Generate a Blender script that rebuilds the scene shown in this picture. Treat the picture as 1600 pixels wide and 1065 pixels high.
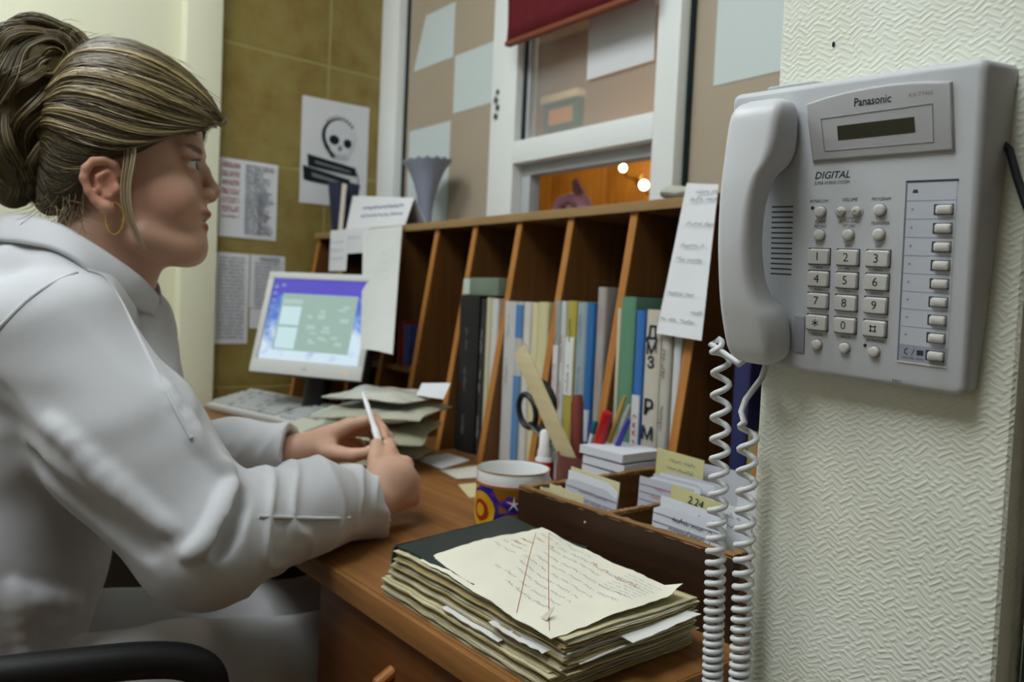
import bpy, bmesh, math, random
import numpy as np
from mathutils import Vector, Matrix
random.seed(7); rng = np.random.default_rng(7)
for _o in list(bpy.data.objects): bpy.data.objects.remove(_o)
SC = bpy.context.scene; COL = SC.collection
# ------------------------------------------------------------------ camera
CAMZ = 1.07
cd = bpy.data.cameras.new('camera'); cam = bpy.data.objects.new('camera', cd); COL.objects.link(cam)
cd.sensor_fit = 'HORIZONTAL'; cd.sensor_width = 36.0; cd.lens = 36.0 * 1226.4 / 1600.0
cd.clip_start = 0.02; cd.clip_end = 60
CR = Vector((0.62772, 0.77715, 0.0446)); CF = Vector((-0.7760, 0.6291, -0.0449))
CF.normalize(); CR = (CR - CF * CR.dot(CF)).normalized(); CU = CR.cross(CF)
m = Matrix.Identity(4)
for i in range(3):
    m[i][0] = CR[i]; m[i][1] = CU[i]; m[i][2] = -CF[i]
m[2][3] = CAMZ
cam.matrix_world = m
cd.dof.use_dof = True; cd.dof.focus_distance = 0.64; cd.dof.aperture_fstop = 6.5
SC.camera = cam
# ------------------------------------------------------------------ world, exposure
w = bpy.data.worlds.new('world'); SC.world = w; w.use_nodes = True
w.node_tree.nodes['Background'].inputs[0].default_value = (0.75, 0.85, 1.0, 1)
w.node_tree.nodes['Background'].inputs[1].default_value = 0.15
SC.view_settings.view_transform = 'Standard'; SC.view_settings.look = 'None'
SC.view_settings.exposure = 0.0; SC.view_settings.gamma = 1.0; SC.view_settings.use_curve_mapping = False
LAMP_MAIN = 12.5      # emission of the ceiling lamp diffusers
LAMP_SIDE = 14.0
FILL_CORRIDOR = 14.0
# ------------------------------------------------------------------ helpers: materials
def s2l(c):
    return tuple((x / 12.92 if x <= 0.04045 else ((x + 0.055) / 1.055) ** 2.4) for x in c)
def rgb(r, g, b): return s2l((r / 255, g / 255, b / 255))
MATS = {}
def mat(name, col, rough=0.5, spec=0.4, noise=0.0, nscale=30, bump=0.0, bscale=200, metal=0.0, alpha=1.0, trans=0.0,
        emit=None, estr=0.0, col2=None, stretch=None, attr=None, coat=0.0, sheen=0.0, sss=0.0, bdist=0.001):
    if name in MATS: return MATS[name]
    M = bpy.data.materials.new(name); M.use_nodes = True; nt = M.node_tree; B = nt.nodes['Principled BSDF']
    B.inputs['Base Color'].default_value = (*col, 1); B.inputs['Roughness'].default_value = rough
    B.inputs['Specular IOR Level'].default_value = spec; B.inputs['Metallic'].default_value = metal
    B.inputs['Coat Weight'].default_value = coat; B.inputs['Sheen Weight'].default_value = sheen
    if sss:
        B.inputs['Subsurface Weight'].default_value = sss; B.inputs['Subsurface Radius'].default_value = (0.01, 0.004, 0.002)
        B.inputs['Subsurface Scale'].default_value = 0.5
    if trans: B.inputs['Transmission Weight'].default_value = trans
    if alpha < 1: B.inputs['Alpha'].default_value = alpha
    if emit: B.inputs['Emission Color'].default_value = (*emit, 1); B.inputs['Emission Strength'].default_value = estr
    tc = nt.nodes.new('ShaderNodeTexCoord'); mp = nt.nodes.new('ShaderNodeMapping')
    nt.links.new(tc.outputs['Object'], mp.inputs[0])
    if stretch: mp.inputs['Scale'].default_value = stretch
    src = None
    if attr:
        a = nt.nodes.new('ShaderNodeAttribute'); a.attribute_name = attr; src = a.outputs['Color']
    if noise or col2:
        n = nt.nodes.new('ShaderNodeTexNoise'); n.inputs['Scale'].default_value = nscale; n.inputs['Detail'].default_value = 5
        nt.links.new(mp.outputs[0], n.inputs[0])
        if col2:
            r = nt.nodes.new('ShaderNodeValToRGB'); r.color_ramp.elements[0].position = 0.36; r.color_ramp.elements[1].position = 0.66
            r.color_ramp.elements[0].color = (*col, 1); r.color_ramp.elements[1].color = (*col2, 1)
            nt.links.new(n.outputs[0], r.inputs[0]); src = r.outputs[0]
        else:
            mx = nt.nodes.new('ShaderNodeMix'); mx.data_type = 'RGBA'; mx.blend_type = 'MULTIPLY'; mx.inputs[0].default_value = noise
            if src: nt.links.new(src, mx.inputs[6])
            else: mx.inputs[6].default_value = (*col, 1)
            r = nt.nodes.new('ShaderNodeValToRGB'); r.color_ramp.elements[0].position = 0.3; r.color_ramp.elements[1].position = 0.7
            r.color_ramp.elements[0].color = (0.25, 0.25, 0.25, 1)
            nt.links.new(n.outputs[0], r.inputs[0]); nt.links.new(r.outputs[0], mx.inputs[7]); src = mx.outputs[2]
    if src: nt.links.new(src, B.inputs['Base Color'])
    if bump:
        n2 = nt.nodes.new('ShaderNodeTexNoise'); n2.inputs['Scale'].default_value = bscale; n2.inputs['Detail'].default_value = 4
        nt.links.new(mp.outputs[0], n2.inputs[0])
        b = nt.nodes.new('ShaderNodeBump'); b.inputs['Strength'].default_value = bump; b.inputs['Distance'].default_value = bdist
        nt.links.new(n2.outputs[0], b.inputs['Height']); nt.links.new(b.outputs[0], B.inputs['Normal'])
    MATS[name] = M; return M
def wood(name, c1, c2, axis='X', rough=0.42, scale=9.0, spec=0.35):
    if name in MATS: return MATS[name]
    M = bpy.data.materials.new(name); M.use_nodes = True; nt = M.node_tree; B = nt.nodes['Principled BSDF']
    B.inputs['Roughness'].default_value = rough; B.inputs['Specular IOR Level'].default_value = spec
    tc = nt.nodes.new('ShaderNodeTexCoord'); mp = nt.nodes.new('ShaderNodeMapping')
    s = {'X': (1, 14, 14), 'Y': (14, 1, 14), 'Z': (14, 14, 1)}[axis]; mp.inputs['Scale'].default_value = s
    nt.links.new(tc.outputs['Object'], mp.inputs[0])
    n = nt.nodes.new('ShaderNodeTexNoise'); n.inputs['Scale'].default_value = scale; n.inputs['Detail'].default_value = 6; n.inputs['Distortion'].default_value = 0.6
    nt.links.new(mp.outputs[0], n.inputs[0])
    n3 = nt.nodes.new('ShaderNodeTexNoise'); n3.inputs['Scale'].default_value = 2.2
    nt.links.new(tc.outputs['Object'], n3.inputs[0])
    ad = nt.nodes.new('ShaderNodeMath'); ad.operation = 'MULTIPLY_ADD'; ad.inputs[1].default_value = 0.7
    nt.links.new(n.outputs[0], ad.inputs[0])
    m2 = nt.nodes.new('ShaderNodeMath'); m2.operation = 'MULTIPLY'; m2.inputs[1].default_value = 0.3
    nt.links.new(n3.outputs[0], m2.inputs[0]); nt.links.new(m2.outputs[0], ad.inputs[2])
    r = nt.nodes.new('ShaderNodeValToRGB'); r.color_ramp.elements[0].position = 0.34; r.color_ramp.elements[1].position = 0.64
    r.color_ramp.elements[0].color = (*c1, 1); r.color_ramp.elements[1].color = (*c2, 1)
    nt.links.new(ad.outputs[0], r.inputs[0]); nt.links.new(r.outputs[0], B.inputs['Base Color'])
    b = nt.nodes.new('ShaderNodeBump'); b.inputs['Strength'].default_value = 0.08; b.inputs['Distance'].default_value = 0.001
    nt.links.new(n.outputs[0], b.inputs['Height']); nt.links.new(b.outputs[0], B.inputs['Normal'])
    MATS[name] = M; return M
# ------------------------------------------------------------------ helpers: objects
WLOC = {}
def tag(o, label=None, cat=None, group=None, kind=None):
    if label: o['label'] = label
    if cat: o['category'] = cat
    if group: o['group'] = group
    if kind: o['kind'] = kind
    return o
def empty(name, loc, label=None, cat=None, group=None, kind=None, parent=None):
    o = bpy.data.objects.new(name, None); COL.objects.link(o); o.empty_display_size = 0.05
    WLOC[o.name] = Vector(loc)
    if parent is not None:
        o.parent = parent; o.location = Vector(loc) - WLOC[parent.name]
    else: o.location = loc
    return tag(o, label, cat, group, kind)
class MB:
    """collects world-space vertices and faces of ONE object"""
    def __init__(s): s.v = []; s.f = []; s.smooth = False
    def add(s, vs, fs):
        n = len(s.v); s.v += [tuple(v) for v in vs]; s.f += [tuple(i + n for i in f) for f in fs]; return s
    def box(s, x0, x1, y0, y1, z0, z1):
        vs = [(x, y, z) for x in (x0, x1) for y in (y0, y1) for z in (z0, z1)]
        return s.add(vs, [(0, 1, 3, 2), (4, 6, 7, 5), (0, 4, 5, 1), (2, 3, 7, 6), (0, 2, 6, 4), (1, 5, 7, 3)])
    def obox(s, M, sx, sy, sz, c=(0, 0, 0)):
        vs = [M @ Vector((c[0] + a * sx / 2, c[1] + b * sy / 2, c[2] + d * sz / 2)) for a in (-1, 1) for b in (-1, 1) for d in (-1, 1)]
        return s.add(vs, [(0, 1, 3, 2), (4, 6, 7, 5), (0, 4, 5, 1), (2, 3, 7, 6), (0, 2, 6, 4), (1, 5, 7, 3)])
    def prism(s, pts, off):
        """polygon pts (3D list) extruded by vector off"""
        n = len(pts); off = Vector(off); vs = [Vector(p) for p in pts] + [Vector(p) + off for p in pts]
        return s.add(vs, [tuple(range(n - 1, -1, -1)), tuple(range(n, 2 * n))] + [(i, (i + 1) % n, n + (i + 1) % n, n + i) for i in range(n)])
    def tube(s, pts, r, seg=8, cap=True, flat=1.0, upv=None):
        pts = [Vector(p) for p in pts]; n = len(pts); rs = r if hasattr(r, '__len__') else [r] * n
        t0 = (pts[1] - pts[0]).normalized(); u = Vector(upv) if upv else (Vector((0, 0, 1)) if abs(t0.z) < 0.9 else Vector((1, 0, 0)))
        vs = []; fs = []
        for i in range(n):
            t = (pts[min(i + 1, n - 1)] - pts[max(i - 1, 0)]).normalized()
            u = (u - t * u.dot(t)).normalized(); b = t.cross(u)
            for k in range(seg):
                a = 2 * math.pi * k / seg
                vs.append(pts[i] + (u * math.cos(a) * flat + b * math.sin(a)) * rs[i])
        for i in range(n - 1):
            for k in range(seg):
                fs.append((i * seg + k, i * seg + (k + 1) % seg, (i + 1) * seg + (k + 1) % seg, (i + 1) * seg + k))
        if cap: fs += [tuple(range(seg - 1, -1, -1)), tuple((n - 1) * seg + k for k in range(seg))]
        return s.add(vs, fs)
    def lathe(s, prof, c, seg=32, M=None, cap=True):
        """profile [(r,z)...] about z axis at c"""
        vs = []; fs = []; n = len(prof); c = Vector(c)
        for r, z in prof:
            for k in range(seg):
                a = 2 * math.pi * k / seg; p = Vector((r * math.cos(a), r * math.sin(a), z)); vs.append(c + (M @ p if M else p))
        for i in range(n - 1):
            for k in range(seg):
                fs.append((i * seg + k, i * seg + (k + 1) % seg, (i + 1) * seg + (k + 1) % seg, (i + 1) * seg + k))
        if cap: fs += [tuple(range(seg - 1, -1, -1)), tuple((n - 1) * seg + k for k in range(seg))]
        return s.add(vs, fs)
    def sphere(s, c, r, seg=16, rings=10, M=None):
        rx, ry, rz = r if hasattr(r, '__len__') else (r, r, r); c = Vector(c); vs = []; fs = []
        for i in range(rings + 1):
            th = math.pi * i / rings
            for k in range(seg):
                a = 2 * math.pi * k / seg; p = Vector((rx * math.sin(th) * math.cos(a), ry * math.sin(th) * math.sin(a), rz * math.cos(th)))
                vs.append(c + (M @ p if M else p))
        for i in range(rings):
            for k in range(seg):
                fs.append((i * seg + k, (i + 1) * seg + k, (i + 1) * seg + (k + 1) % seg, i * seg + (k + 1) % seg))
        return s.add(vs, fs)
    def build(s, name, material, parent=None, label=None, cat=None, group=None, kind=None, bevel=0.0, bseg=2, smooth=False, M=None, ang=35):
        V = [Vector(v) for v in s.v]
        if M is not None: V = [M @ v for v in V]
        lo = Vector((min(v[i] for v in V) for i in range(3))); hi = Vector((max(v[i] for v in V) for i in range(3)))
        base = Vector(((lo.x + hi.x) / 2, (lo.y + hi.y) / 2, lo.z))
        me = bpy.data.meshes.new(name); me.from_pydata([v - base for v in V], [], s.f)
        bm = bmesh.new(); bm.from_mesh(me)
        bmesh.ops.remove_doubles(bm, verts=bm.verts, dist=1e-6)
        bmesh.ops.recalc_face_normals(bm, faces=bm.faces)
        if bevel > 0:
            es = [e for e in bm.edges if len(e.link_faces) == 2 and e.calc_face_angle(0) > math.radians(28)]
            bmesh.ops.bevel(bm, geom=es, offset=bevel, segments=bseg, profile=0.6, affect='EDGES', clamp_overlap=True)
        if smooth or bevel > 0:
            for f in bm.faces: f.smooth = True
            for e in bm.edges:
                if len(e.link_faces) == 2 and e.calc_face_angle(0) > math.radians(ang): e.smooth = False
        bm.to_mesh(me); bm.free()
        return link(name, me, material, base, parent, label, cat, group, kind)
def link(name, me, material, base, parent=None, label=None, cat=None, group=None, kind=None):
    o = bpy.data.objects.new(name, me); COL.objects.link(o); WLOC[o.name] = Vector(base)
    if parent is not None:
        o.parent = parent; o.location = Vector(base) - WLOC[parent.name]
    else: o.location = base
    if material is not None:
        for mm in (material if isinstance(material, (list, tuple)) else [material]): me.materials.append(mm)
    return tag(o, label, cat, group, kind)
def npmesh(name, V, F, material, parent=None, colors=None, smooth=True, label=None, cat=None, group=None, kind=None):
    V = np.asarray(V, dtype=np.float64); lo = V.min(0); hi = V.max(0); base = np.array([(lo[0] + hi[0]) / 2, (lo[1] + hi[1]) / 2, lo[2]])
    F = np.asarray(F, dtype=np.int32); me = bpy.data.meshes.new(name); nF, k = F.shape
    me.vertices.add(len(V)); me.vertices.foreach_set('co', (V - base).astype(np.float32).ravel())
    me.loops.add(nF * k); me.loops.foreach_set('vertex_index', F.ravel())
    me.polygons.add(nF); me.polygons.foreach_set('loop_start', np.arange(0, nF * k, k, dtype=np.int32))
    me.update(calc_edges=True)
    if smooth: me.polygons.foreach_set('use_smooth', np.ones(nF, dtype=bool))
    if colors is not None:
        a = me.color_attributes.new('Col', 'FLOAT_COLOR', 'POINT')
        a.data.foreach_set('color', np.concatenate([colors, np.ones((len(V), 1))], 1).astype(np.float32).ravel())
    me.validate(); me.update()
    return link(name, me, material, Vector(base), parent, label, cat, group, kind)
def frame(o, x, y, z):
    M = Matrix.Identity(4)
    for i in range(3): M[i][0] = x[i]; M[i][1] = y[i]; M[i][2] = z[i]; M[i][3] = o[i]
    return M
def text(name, body, size, M, material, parent=None, align='CENTER', shear=0.0, bold=0.0, space=1.0, sx=1.0):
    cu = bpy.data.curves.new(name, 'FONT'); cu.body = body; cu.size = size; cu.align_x = align; cu.align_y = 'CENTER'
    cu.shear = shear; cu.offset = bold; cu.space_character = space; cu.resolution_u = 2; cu.extrude = 0.00008
    t = bpy.data.objects.new(name + '_tmp', cu); me = bpy.data.meshes.new_from_object(t)
    bpy.data.objects.remove(t); bpy.data.curves.remove(cu)
    S = Matrix.Diagonal((sx, 1, 1, 1)); V = [M @ S @ v.co for v in me.vertices]
    base = Vector((sum(v.x for v in V) / len(V), sum(v.y for v in V) / len(V), min(v.z for v in V)))
    for v, c in zip(me.vertices, V): v.co = c - base
    me.name = name; me.materials.clear()
    return link(name, me, material, base, parent)
def ribbon(mb, pts, w, nrm):
    """flat pen stroke"""
    pts = [Vector(p) for p in pts]; nrm = Vector(nrm); vs = []; n = len(pts)
    for i in range(n):
        t = (pts[min(i + 1, n - 1)] - pts[max(i - 1, 0)]); s = t.cross(nrm)
        if s.length < 1e-9: s = Vector((1, 0, 0))
        s.normalize(); vs += [pts[i] + s * w / 2, pts[i] - s * w / 2]
    mb.add(vs, [(2 * i, 2 * i + 1, 2 * i + 3, 2 * i + 2) for i in range(n - 1)])
def scribble(mb, M, x0, y0, length, h, w, seed, zf=None, slope=0.0, gaps=True):
    """a line of illegible handwriting in the local xy plane of M"""
    R = random.Random(seed); x = x0; nrm = (M.to_3x3() @ Vector((0, 0, 1)))
    while x < x0 + length:
        wl = R.uniform(2.0, 6.0) * h; pts = []; n = max(6, int(wl / h * 5)); ph = R.uniform(0, 6)
        for i in range(n):
            t = i / (n - 1); px = x + t * wl + 0.28 * h * math.sin(ph + i * 1.9)
            py = y0 + slope * (px - x0) + 0.42 * h * math.sin(ph * 1.3 + i * 2.35) * R.uniform(0.5, 1.2) + (0.5 * h if R.random() < 0.12 else 0)
            if px > x0 + length: break
            pts.append(M @ Vector((px, py, (zf(px, py) if zf else 0) + 0.00035)))
        if len(pts) > 2: ribbon(mb, pts, w, nrm)
        x += wl + (R.uniform(0.5, 1.4) * h if gaps else 0.2 * h)
# ------------------------------------------------------------------ helpers: implicit bodies
class Field:
    def __init__(s, xs, ys, zs):
        s.ax = [np.asarray(a, dtype=np.float32) for a in (xs, ys, zs)]
        s.D = np.full([len(a) for a in s.ax], 0.5, dtype=np.float32)
    def _blk(s, lo, hi):
        sl = []
        for a, l, h in zip(s.ax, lo, hi):
            i0 = max(0, int(np.searchsorted(a, l)) - 1); i1 = min(len(a), int(np.searchsorted(a, h)) + 2); sl.append(slice(i0, i1))
        if any(q.stop - q.start < 1 for q in sl): return None, None
        g = np.meshgrid(*[a[q] for a, q in zip(s.ax, sl)], indexing='ij', sparse=True)
        return tuple(sl), g
    def _put(s, sl, d, k, sub):
        D = s.D[sl]
        if sub: d = -d; hh = np.clip(0.5 - 0.5 * (D - d) / k, 0, 1); s.D[sl] = D * (1 - hh) + d * hh + k * hh * (1 - hh)
        else: hh = np.clip(0.5 + 0.5 * (D - d) / k, 0, 1); s.D[sl] = D * (1 - hh) + d * hh - k * hh * (1 - hh)
    def cone(s, a, b, r1, r2, k=0.01, sub=False):
        a = np.array(a, dtype=np.float32); b = np.array(b, dtype=np.float32); R = max(r1, r2) + 3 * k + 0.02
        sl, g = s._blk(np.minimum(a, b) - R, np.maximum(a, b) + R)
        if sl is None: return
        ba = b - a; L = float(ba @ ba) + 1e-12
        q = [g[i] - a[i] for i in range(3)]; t = np.clip((q[0] * ba[0] + q[1] * ba[1] + q[2] * ba[2]) / L, 0, 1)
        d = np.sqrt((q[0] - t * ba[0]) ** 2 + (q[1] - t * ba[1]) ** 2 + (q[2] - t * ba[2]) ** 2) - (r1 + (r2 - r1) * t)
        s._put(sl, d, k, sub)
    def chain(s, pts, rs, k=0.01, sub=False):
        for i in range(len(pts) - 1): s.cone(pts[i], pts[i + 1], rs[i], rs[i + 1], k, sub)
    def ell(s, c, r, axes=None, k=0.01, sub=False):
        c = np.array(c, dtype=np.float32); A = np.eye(3) if axes is None else np.array([list(v) for v in axes]); R = max(r) + 3 * k + 0.02
        sl, g = s._blk(c - R, c + R)
        if sl is None: return
        q = [g[i] - c[i] for i in range(3)]; p = [q[0] * float(A[j][0]) + q[1] * float(A[j][1]) + q[2] * float(A[j][2]) for j in range(3)]
        k0 = np.sqrt(sum((p[j] / r[j]) ** 2 for j in range(3))); k1 = np.sqrt(sum((p[j] / (r[j] ** 2)) ** 2 for j in range(3))) + 1e-6
        s._put(sl, k0 * (k0 - 1) / k1, k, sub)
    def mesh(s):
        D = s.D; I = D < 0; nx, ny, nz = D.shape
        c = I[:-1, :-1, :-1].astype(np.uint8)
        for dx in (0, 1):
            for dy in (0, 1):
                for dz in (0, 1):
                    if dx + dy + dz: c = c + I[dx:nx - 1 + dx, dy:ny - 1 + dy, dz:nz - 1 + dz]
        act = np.argwhere((c > 0) & (c < 8)); idx = np.full((nx - 1, ny - 1, nz - 1), -1, dtype=np.int32)
        idx[act[:, 0], act[:, 1], act[:, 2]] = np.arange(len(act))
        acc = np.zeros((len(act), 3)); cnt = np.zeros(len(act))
        corner = lambda d: D[act[:, 0] + d[0], act[:, 1] + d[1], act[:, 2] + d[2]]
        P = lambda d: np.stack([s.ax[i][act[:, i] + d[i]] for i in range(3)], 1)
        for ax in range(3):
            o1, o2 = [i for i in range(3) if i != ax]
            for u in (0, 1):
                for v in (0, 1):
                    d0 = [0, 0, 0]; d0[o1] = u; d0[o2] = v; d1 = list(d0); d1[ax] = 1
                    a = corner(d0); b = corner(d1); mk = (a < 0) != (b < 0); t = np.where(mk, a / np.where(mk, a - b, 1), 0)
                    acc += np.where(mk[:, None], P(d0) + (P(d1) - P(d0)) * t[:, None], 0); cnt += mk
        V = acc / cnt[:, None]; F = []
        for ax in range(3):
            o1, o2 = [(1, 2), (2, 0), (0, 1)][ax]
            sl0 = [slice(None)] * 3; sl1 = [slice(None)] * 3; sl0[ax] = slice(0, -1); sl1[ax] = slice(1, None)
            A = I[tuple(sl0)]; B = I[tuple(sl1)]; e = np.argwhere(A != B)
            e = e[(e[:, o1] > 0) & (e[:, o2] > 0) & (e[:, o1] < D.shape[o1] - 1) & (e[:, o2] < D.shape[o2] - 1)]
            fl = A[e[:, 0], e[:, 1], e[:, 2]]
            def cell(a, b):
                q = e.copy(); q[:, o1] -= a; q[:, o2] -= b; return idx[q[:, 0], q[:, 1], q[:, 2]]
            Q = np.stack([cell(1, 1), cell(0, 1), cell(0, 0), cell(1, 0)], 1)
            Q[~fl] = Q[~fl][:, ::-1]; F.append(Q)
        return V, np.concatenate(F)
    def val(s, p):
        """trilinear value at p"""
        ii = []; ff = []
        for a, v in zip(s.ax, p):
            i = min(len(a) - 2, max(0, int(np.searchsorted(a, v)) - 1)); ii.append(i); ff.append(min(1.0, max(0.0, float((v - a[i]) / (a[i + 1] - a[i])))))
        c = s.D[ii[0]:ii[0] + 2, ii[1]:ii[1] + 2, ii[2]:ii[2] + 2].astype(float)
        c = c[0] * (1 - ff[0]) + c[1] * ff[0]; c = c[0] * (1 - ff[1]) + c[1] * ff[1]; return float(c[0] * (1 - ff[2]) + c[1] * ff[2])
# ================================================================== the room
XT = -2.264      # tiled wall
YW = 1.28        # window wall
M_plaster = mat('plaster', rgb(205, 203, 190), 0.8, 0.2, bump=0.15, bscale=120)
M_ceiling = mat('ceiling_paint', rgb(225, 225, 215), 0.9, 0.1)
M_floor = mat('linoleum', rgb(120, 98, 72), 0.45, 0.4, noise=0.4, nscale=20)
M_cream = mat('cream_paint', rgb(226, 226, 200), 0.45, 0.35, bump=0.05, bscale=60)
M_pvc = mat('white_pvc', rgb(236, 240, 240), 0.3, 0.45)
M_pvcgrey = mat('grey_pvc', rgb(180, 184, 188), 0.4, 0.4)
M_gasket = mat('rubber_gasket', rgb(28, 40, 40), 0.7, 0.2)
M_grout = mat('grout', rgb(163, 155, 98), 0.85, 0.1)
M_paper = mat('white_paper', rgb(222, 224, 228), 0.75, 0.2, noise=0.06, nscale=14, bump=0.1, bscale=40)
M_ink = mat('grey_print', rgb(120, 124, 140), 0.8, 0.1)
M_inkdark = mat('dark_ink', rgb(45, 48, 60), 0.8, 0.1)
M_inkred = mat('red_ink', rgb(175, 80, 75), 0.8, 0.1)
M_inkpink = mat('pink_print', rgb(214, 150, 155), 0.8, 0.1)
M_inkblue = mat('blue_ink', rgb(95, 105, 150), 0.8, 0.1)
# tiled wall
wl = MB().box(XT - 0.12, XT - 0.0015, 0.70, 1.40, 0, 2.8).build('wall_left', M_grout, kind='structure')
def tile_mat():
    M = bpy.data.materials.new('olive_tile'); M.use_nodes = True; nt = M.node_tree; B = nt.nodes['Principled BSDF']
    B.inputs['Roughness'].default_value = 0.38; B.inputs['Specular IOR Level'].default_value = 0.4
    g = nt.nodes.new('ShaderNodeNewGeometry')
    n = nt.nodes.new('ShaderNodeTexNoise'); n.inputs['Scale'].default_value = 16; n.inputs['Detail'].default_value = 6; n.inputs['Roughness'].default_value = 0.62
    n2 = nt.nodes.new('ShaderNodeTexNoise'); n2.inputs['Scale'].default_value = 6; n2.inputs['Detail'].default_value = 3
    nt.links.new(g.outputs['Position'], n.inputs[0]); nt.links.new(g.outputs['Position'], n2.inputs[0])
    r = nt.nodes.new('ShaderNodeValToRGB'); r.color_ramp.elements[0].position = 0.3; r.color_ramp.elements[1].position = 0.7
    r.color_ramp.elements[0].color = (*rgb(122, 92, 40), 1); r.color_ramp.elements[1].color = (*rgb(150, 138, 84), 1)
    e = r.color_ramp.elements.new(0.5); e.color = (*rgb(140, 122, 66), 1)
    mx = nt.nodes.new('ShaderNodeMath'); mx.operation = 'MULTIPLY_ADD'; mx.inputs[1].default_value = 0.6
    m2 = nt.nodes.new('ShaderNodeMath'); m2.operation = 'MULTIPLY'; m2.inputs[1].default_value = 0.4
    nt.links.new(n.outputs[0], mx.inputs[0]); nt.links.new(n2.outputs[0], m2.inputs[0]); nt.links.new(m2.outputs[0], mx.inputs[2])
    nt.links.new(mx.outputs[0], r.inputs[0]); nt.links.new(r.outputs[0], B.inputs['Base Color'])
    return M
M_tile = tile_mat()
yc = [0.742, 1.068, 1.278]; zc = [1.775 + 0.325 * i for i in range(-5, 4)]
for j in range(len(zc) - 1):
    for i in range(2):
        MB().box(XT - 0.008, XT, yc[i] + 0.0038, yc[i + 1] - 0.0038, zc[j] + 0.0038, zc[j + 1] - 0.0038).build('tile', M_tile, wl, bevel=0.0006, bseg=1)
# door leaf and casing left of the tiles
dr = MB().box(XT - 0.08, XT - 0.01, 0.20, 0.648, 0.0, 2.35).build('door_1', M_cream, kind='structure', bevel=0.003)
MB().box(XT - 0.10, XT + 0.03, 0.640, 0.738, 0.0, 2.44).build('door_casing', M_cream, dr, bevel=0.006)
MB().box(XT - 0.10, XT + 0.03, -0.75, 0.738, 2.36, 2.45).build('door_head', M_cream, dr, bevel=0.006)
MB().box(XT - 0.08, XT - 0.012, -0.70, 0.196, 0.0, 2.35).build('door_leaf', mat('bluegrey_paint', rgb(150, 172, 178), 0.5), dr, bevel=0.003)
MB().box(XT - 0.12, XT, -2.4, -0.74, 0, 2.8).build('wall_left_plaster', M_plaster, kind='structure')
MB().box(XT - 0.12, XT, -0.76, 0.72, 2.45, 2.8).build('wall_left_lintel', M_plaster, kind='structure')
MB().box(XT - 0.12, 1.7, -2.4, YW + 0.12, -0.1, 0).build('floor', M_floor, kind='structure')
MB().box(XT - 0.12, 1.7, -2.4, YW + 0.12, 2.8, 2.9).build('ceiling', M_ceiling, kind='structure')
MB().box(XT - 0.12, 1.7, -2.5, -2.4, 0, 2.8).build('wall_back', M_plaster, kind='structure')
MB().box(1.6, 1.7, -2.4, YW + 0.12, 0, 2.8).build('wall_right', mat('dark_unseen_wall', rgb(112, 98, 82), 0.6), kind='structure')  # unseen wall, coloured dark to keep bounce light off the telephone's side
# window wall: below, above and right of the glazing
ww = MB().box(XT - 0.12, -0.30, YW, YW + 0.10, 0, 1.20).build('wall_window', M_plaster, kind='structure')
MB().box(XT - 0.12, -0.30, YW, YW + 0.10, 2.25, 2.8).build('wall_above_window', M_plaster, ww)
MB().box(-0.30, 1.6, YW, YW + 0.10, 0, 2.8).build('wall_beside_window', M_plaster, ww)
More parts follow.
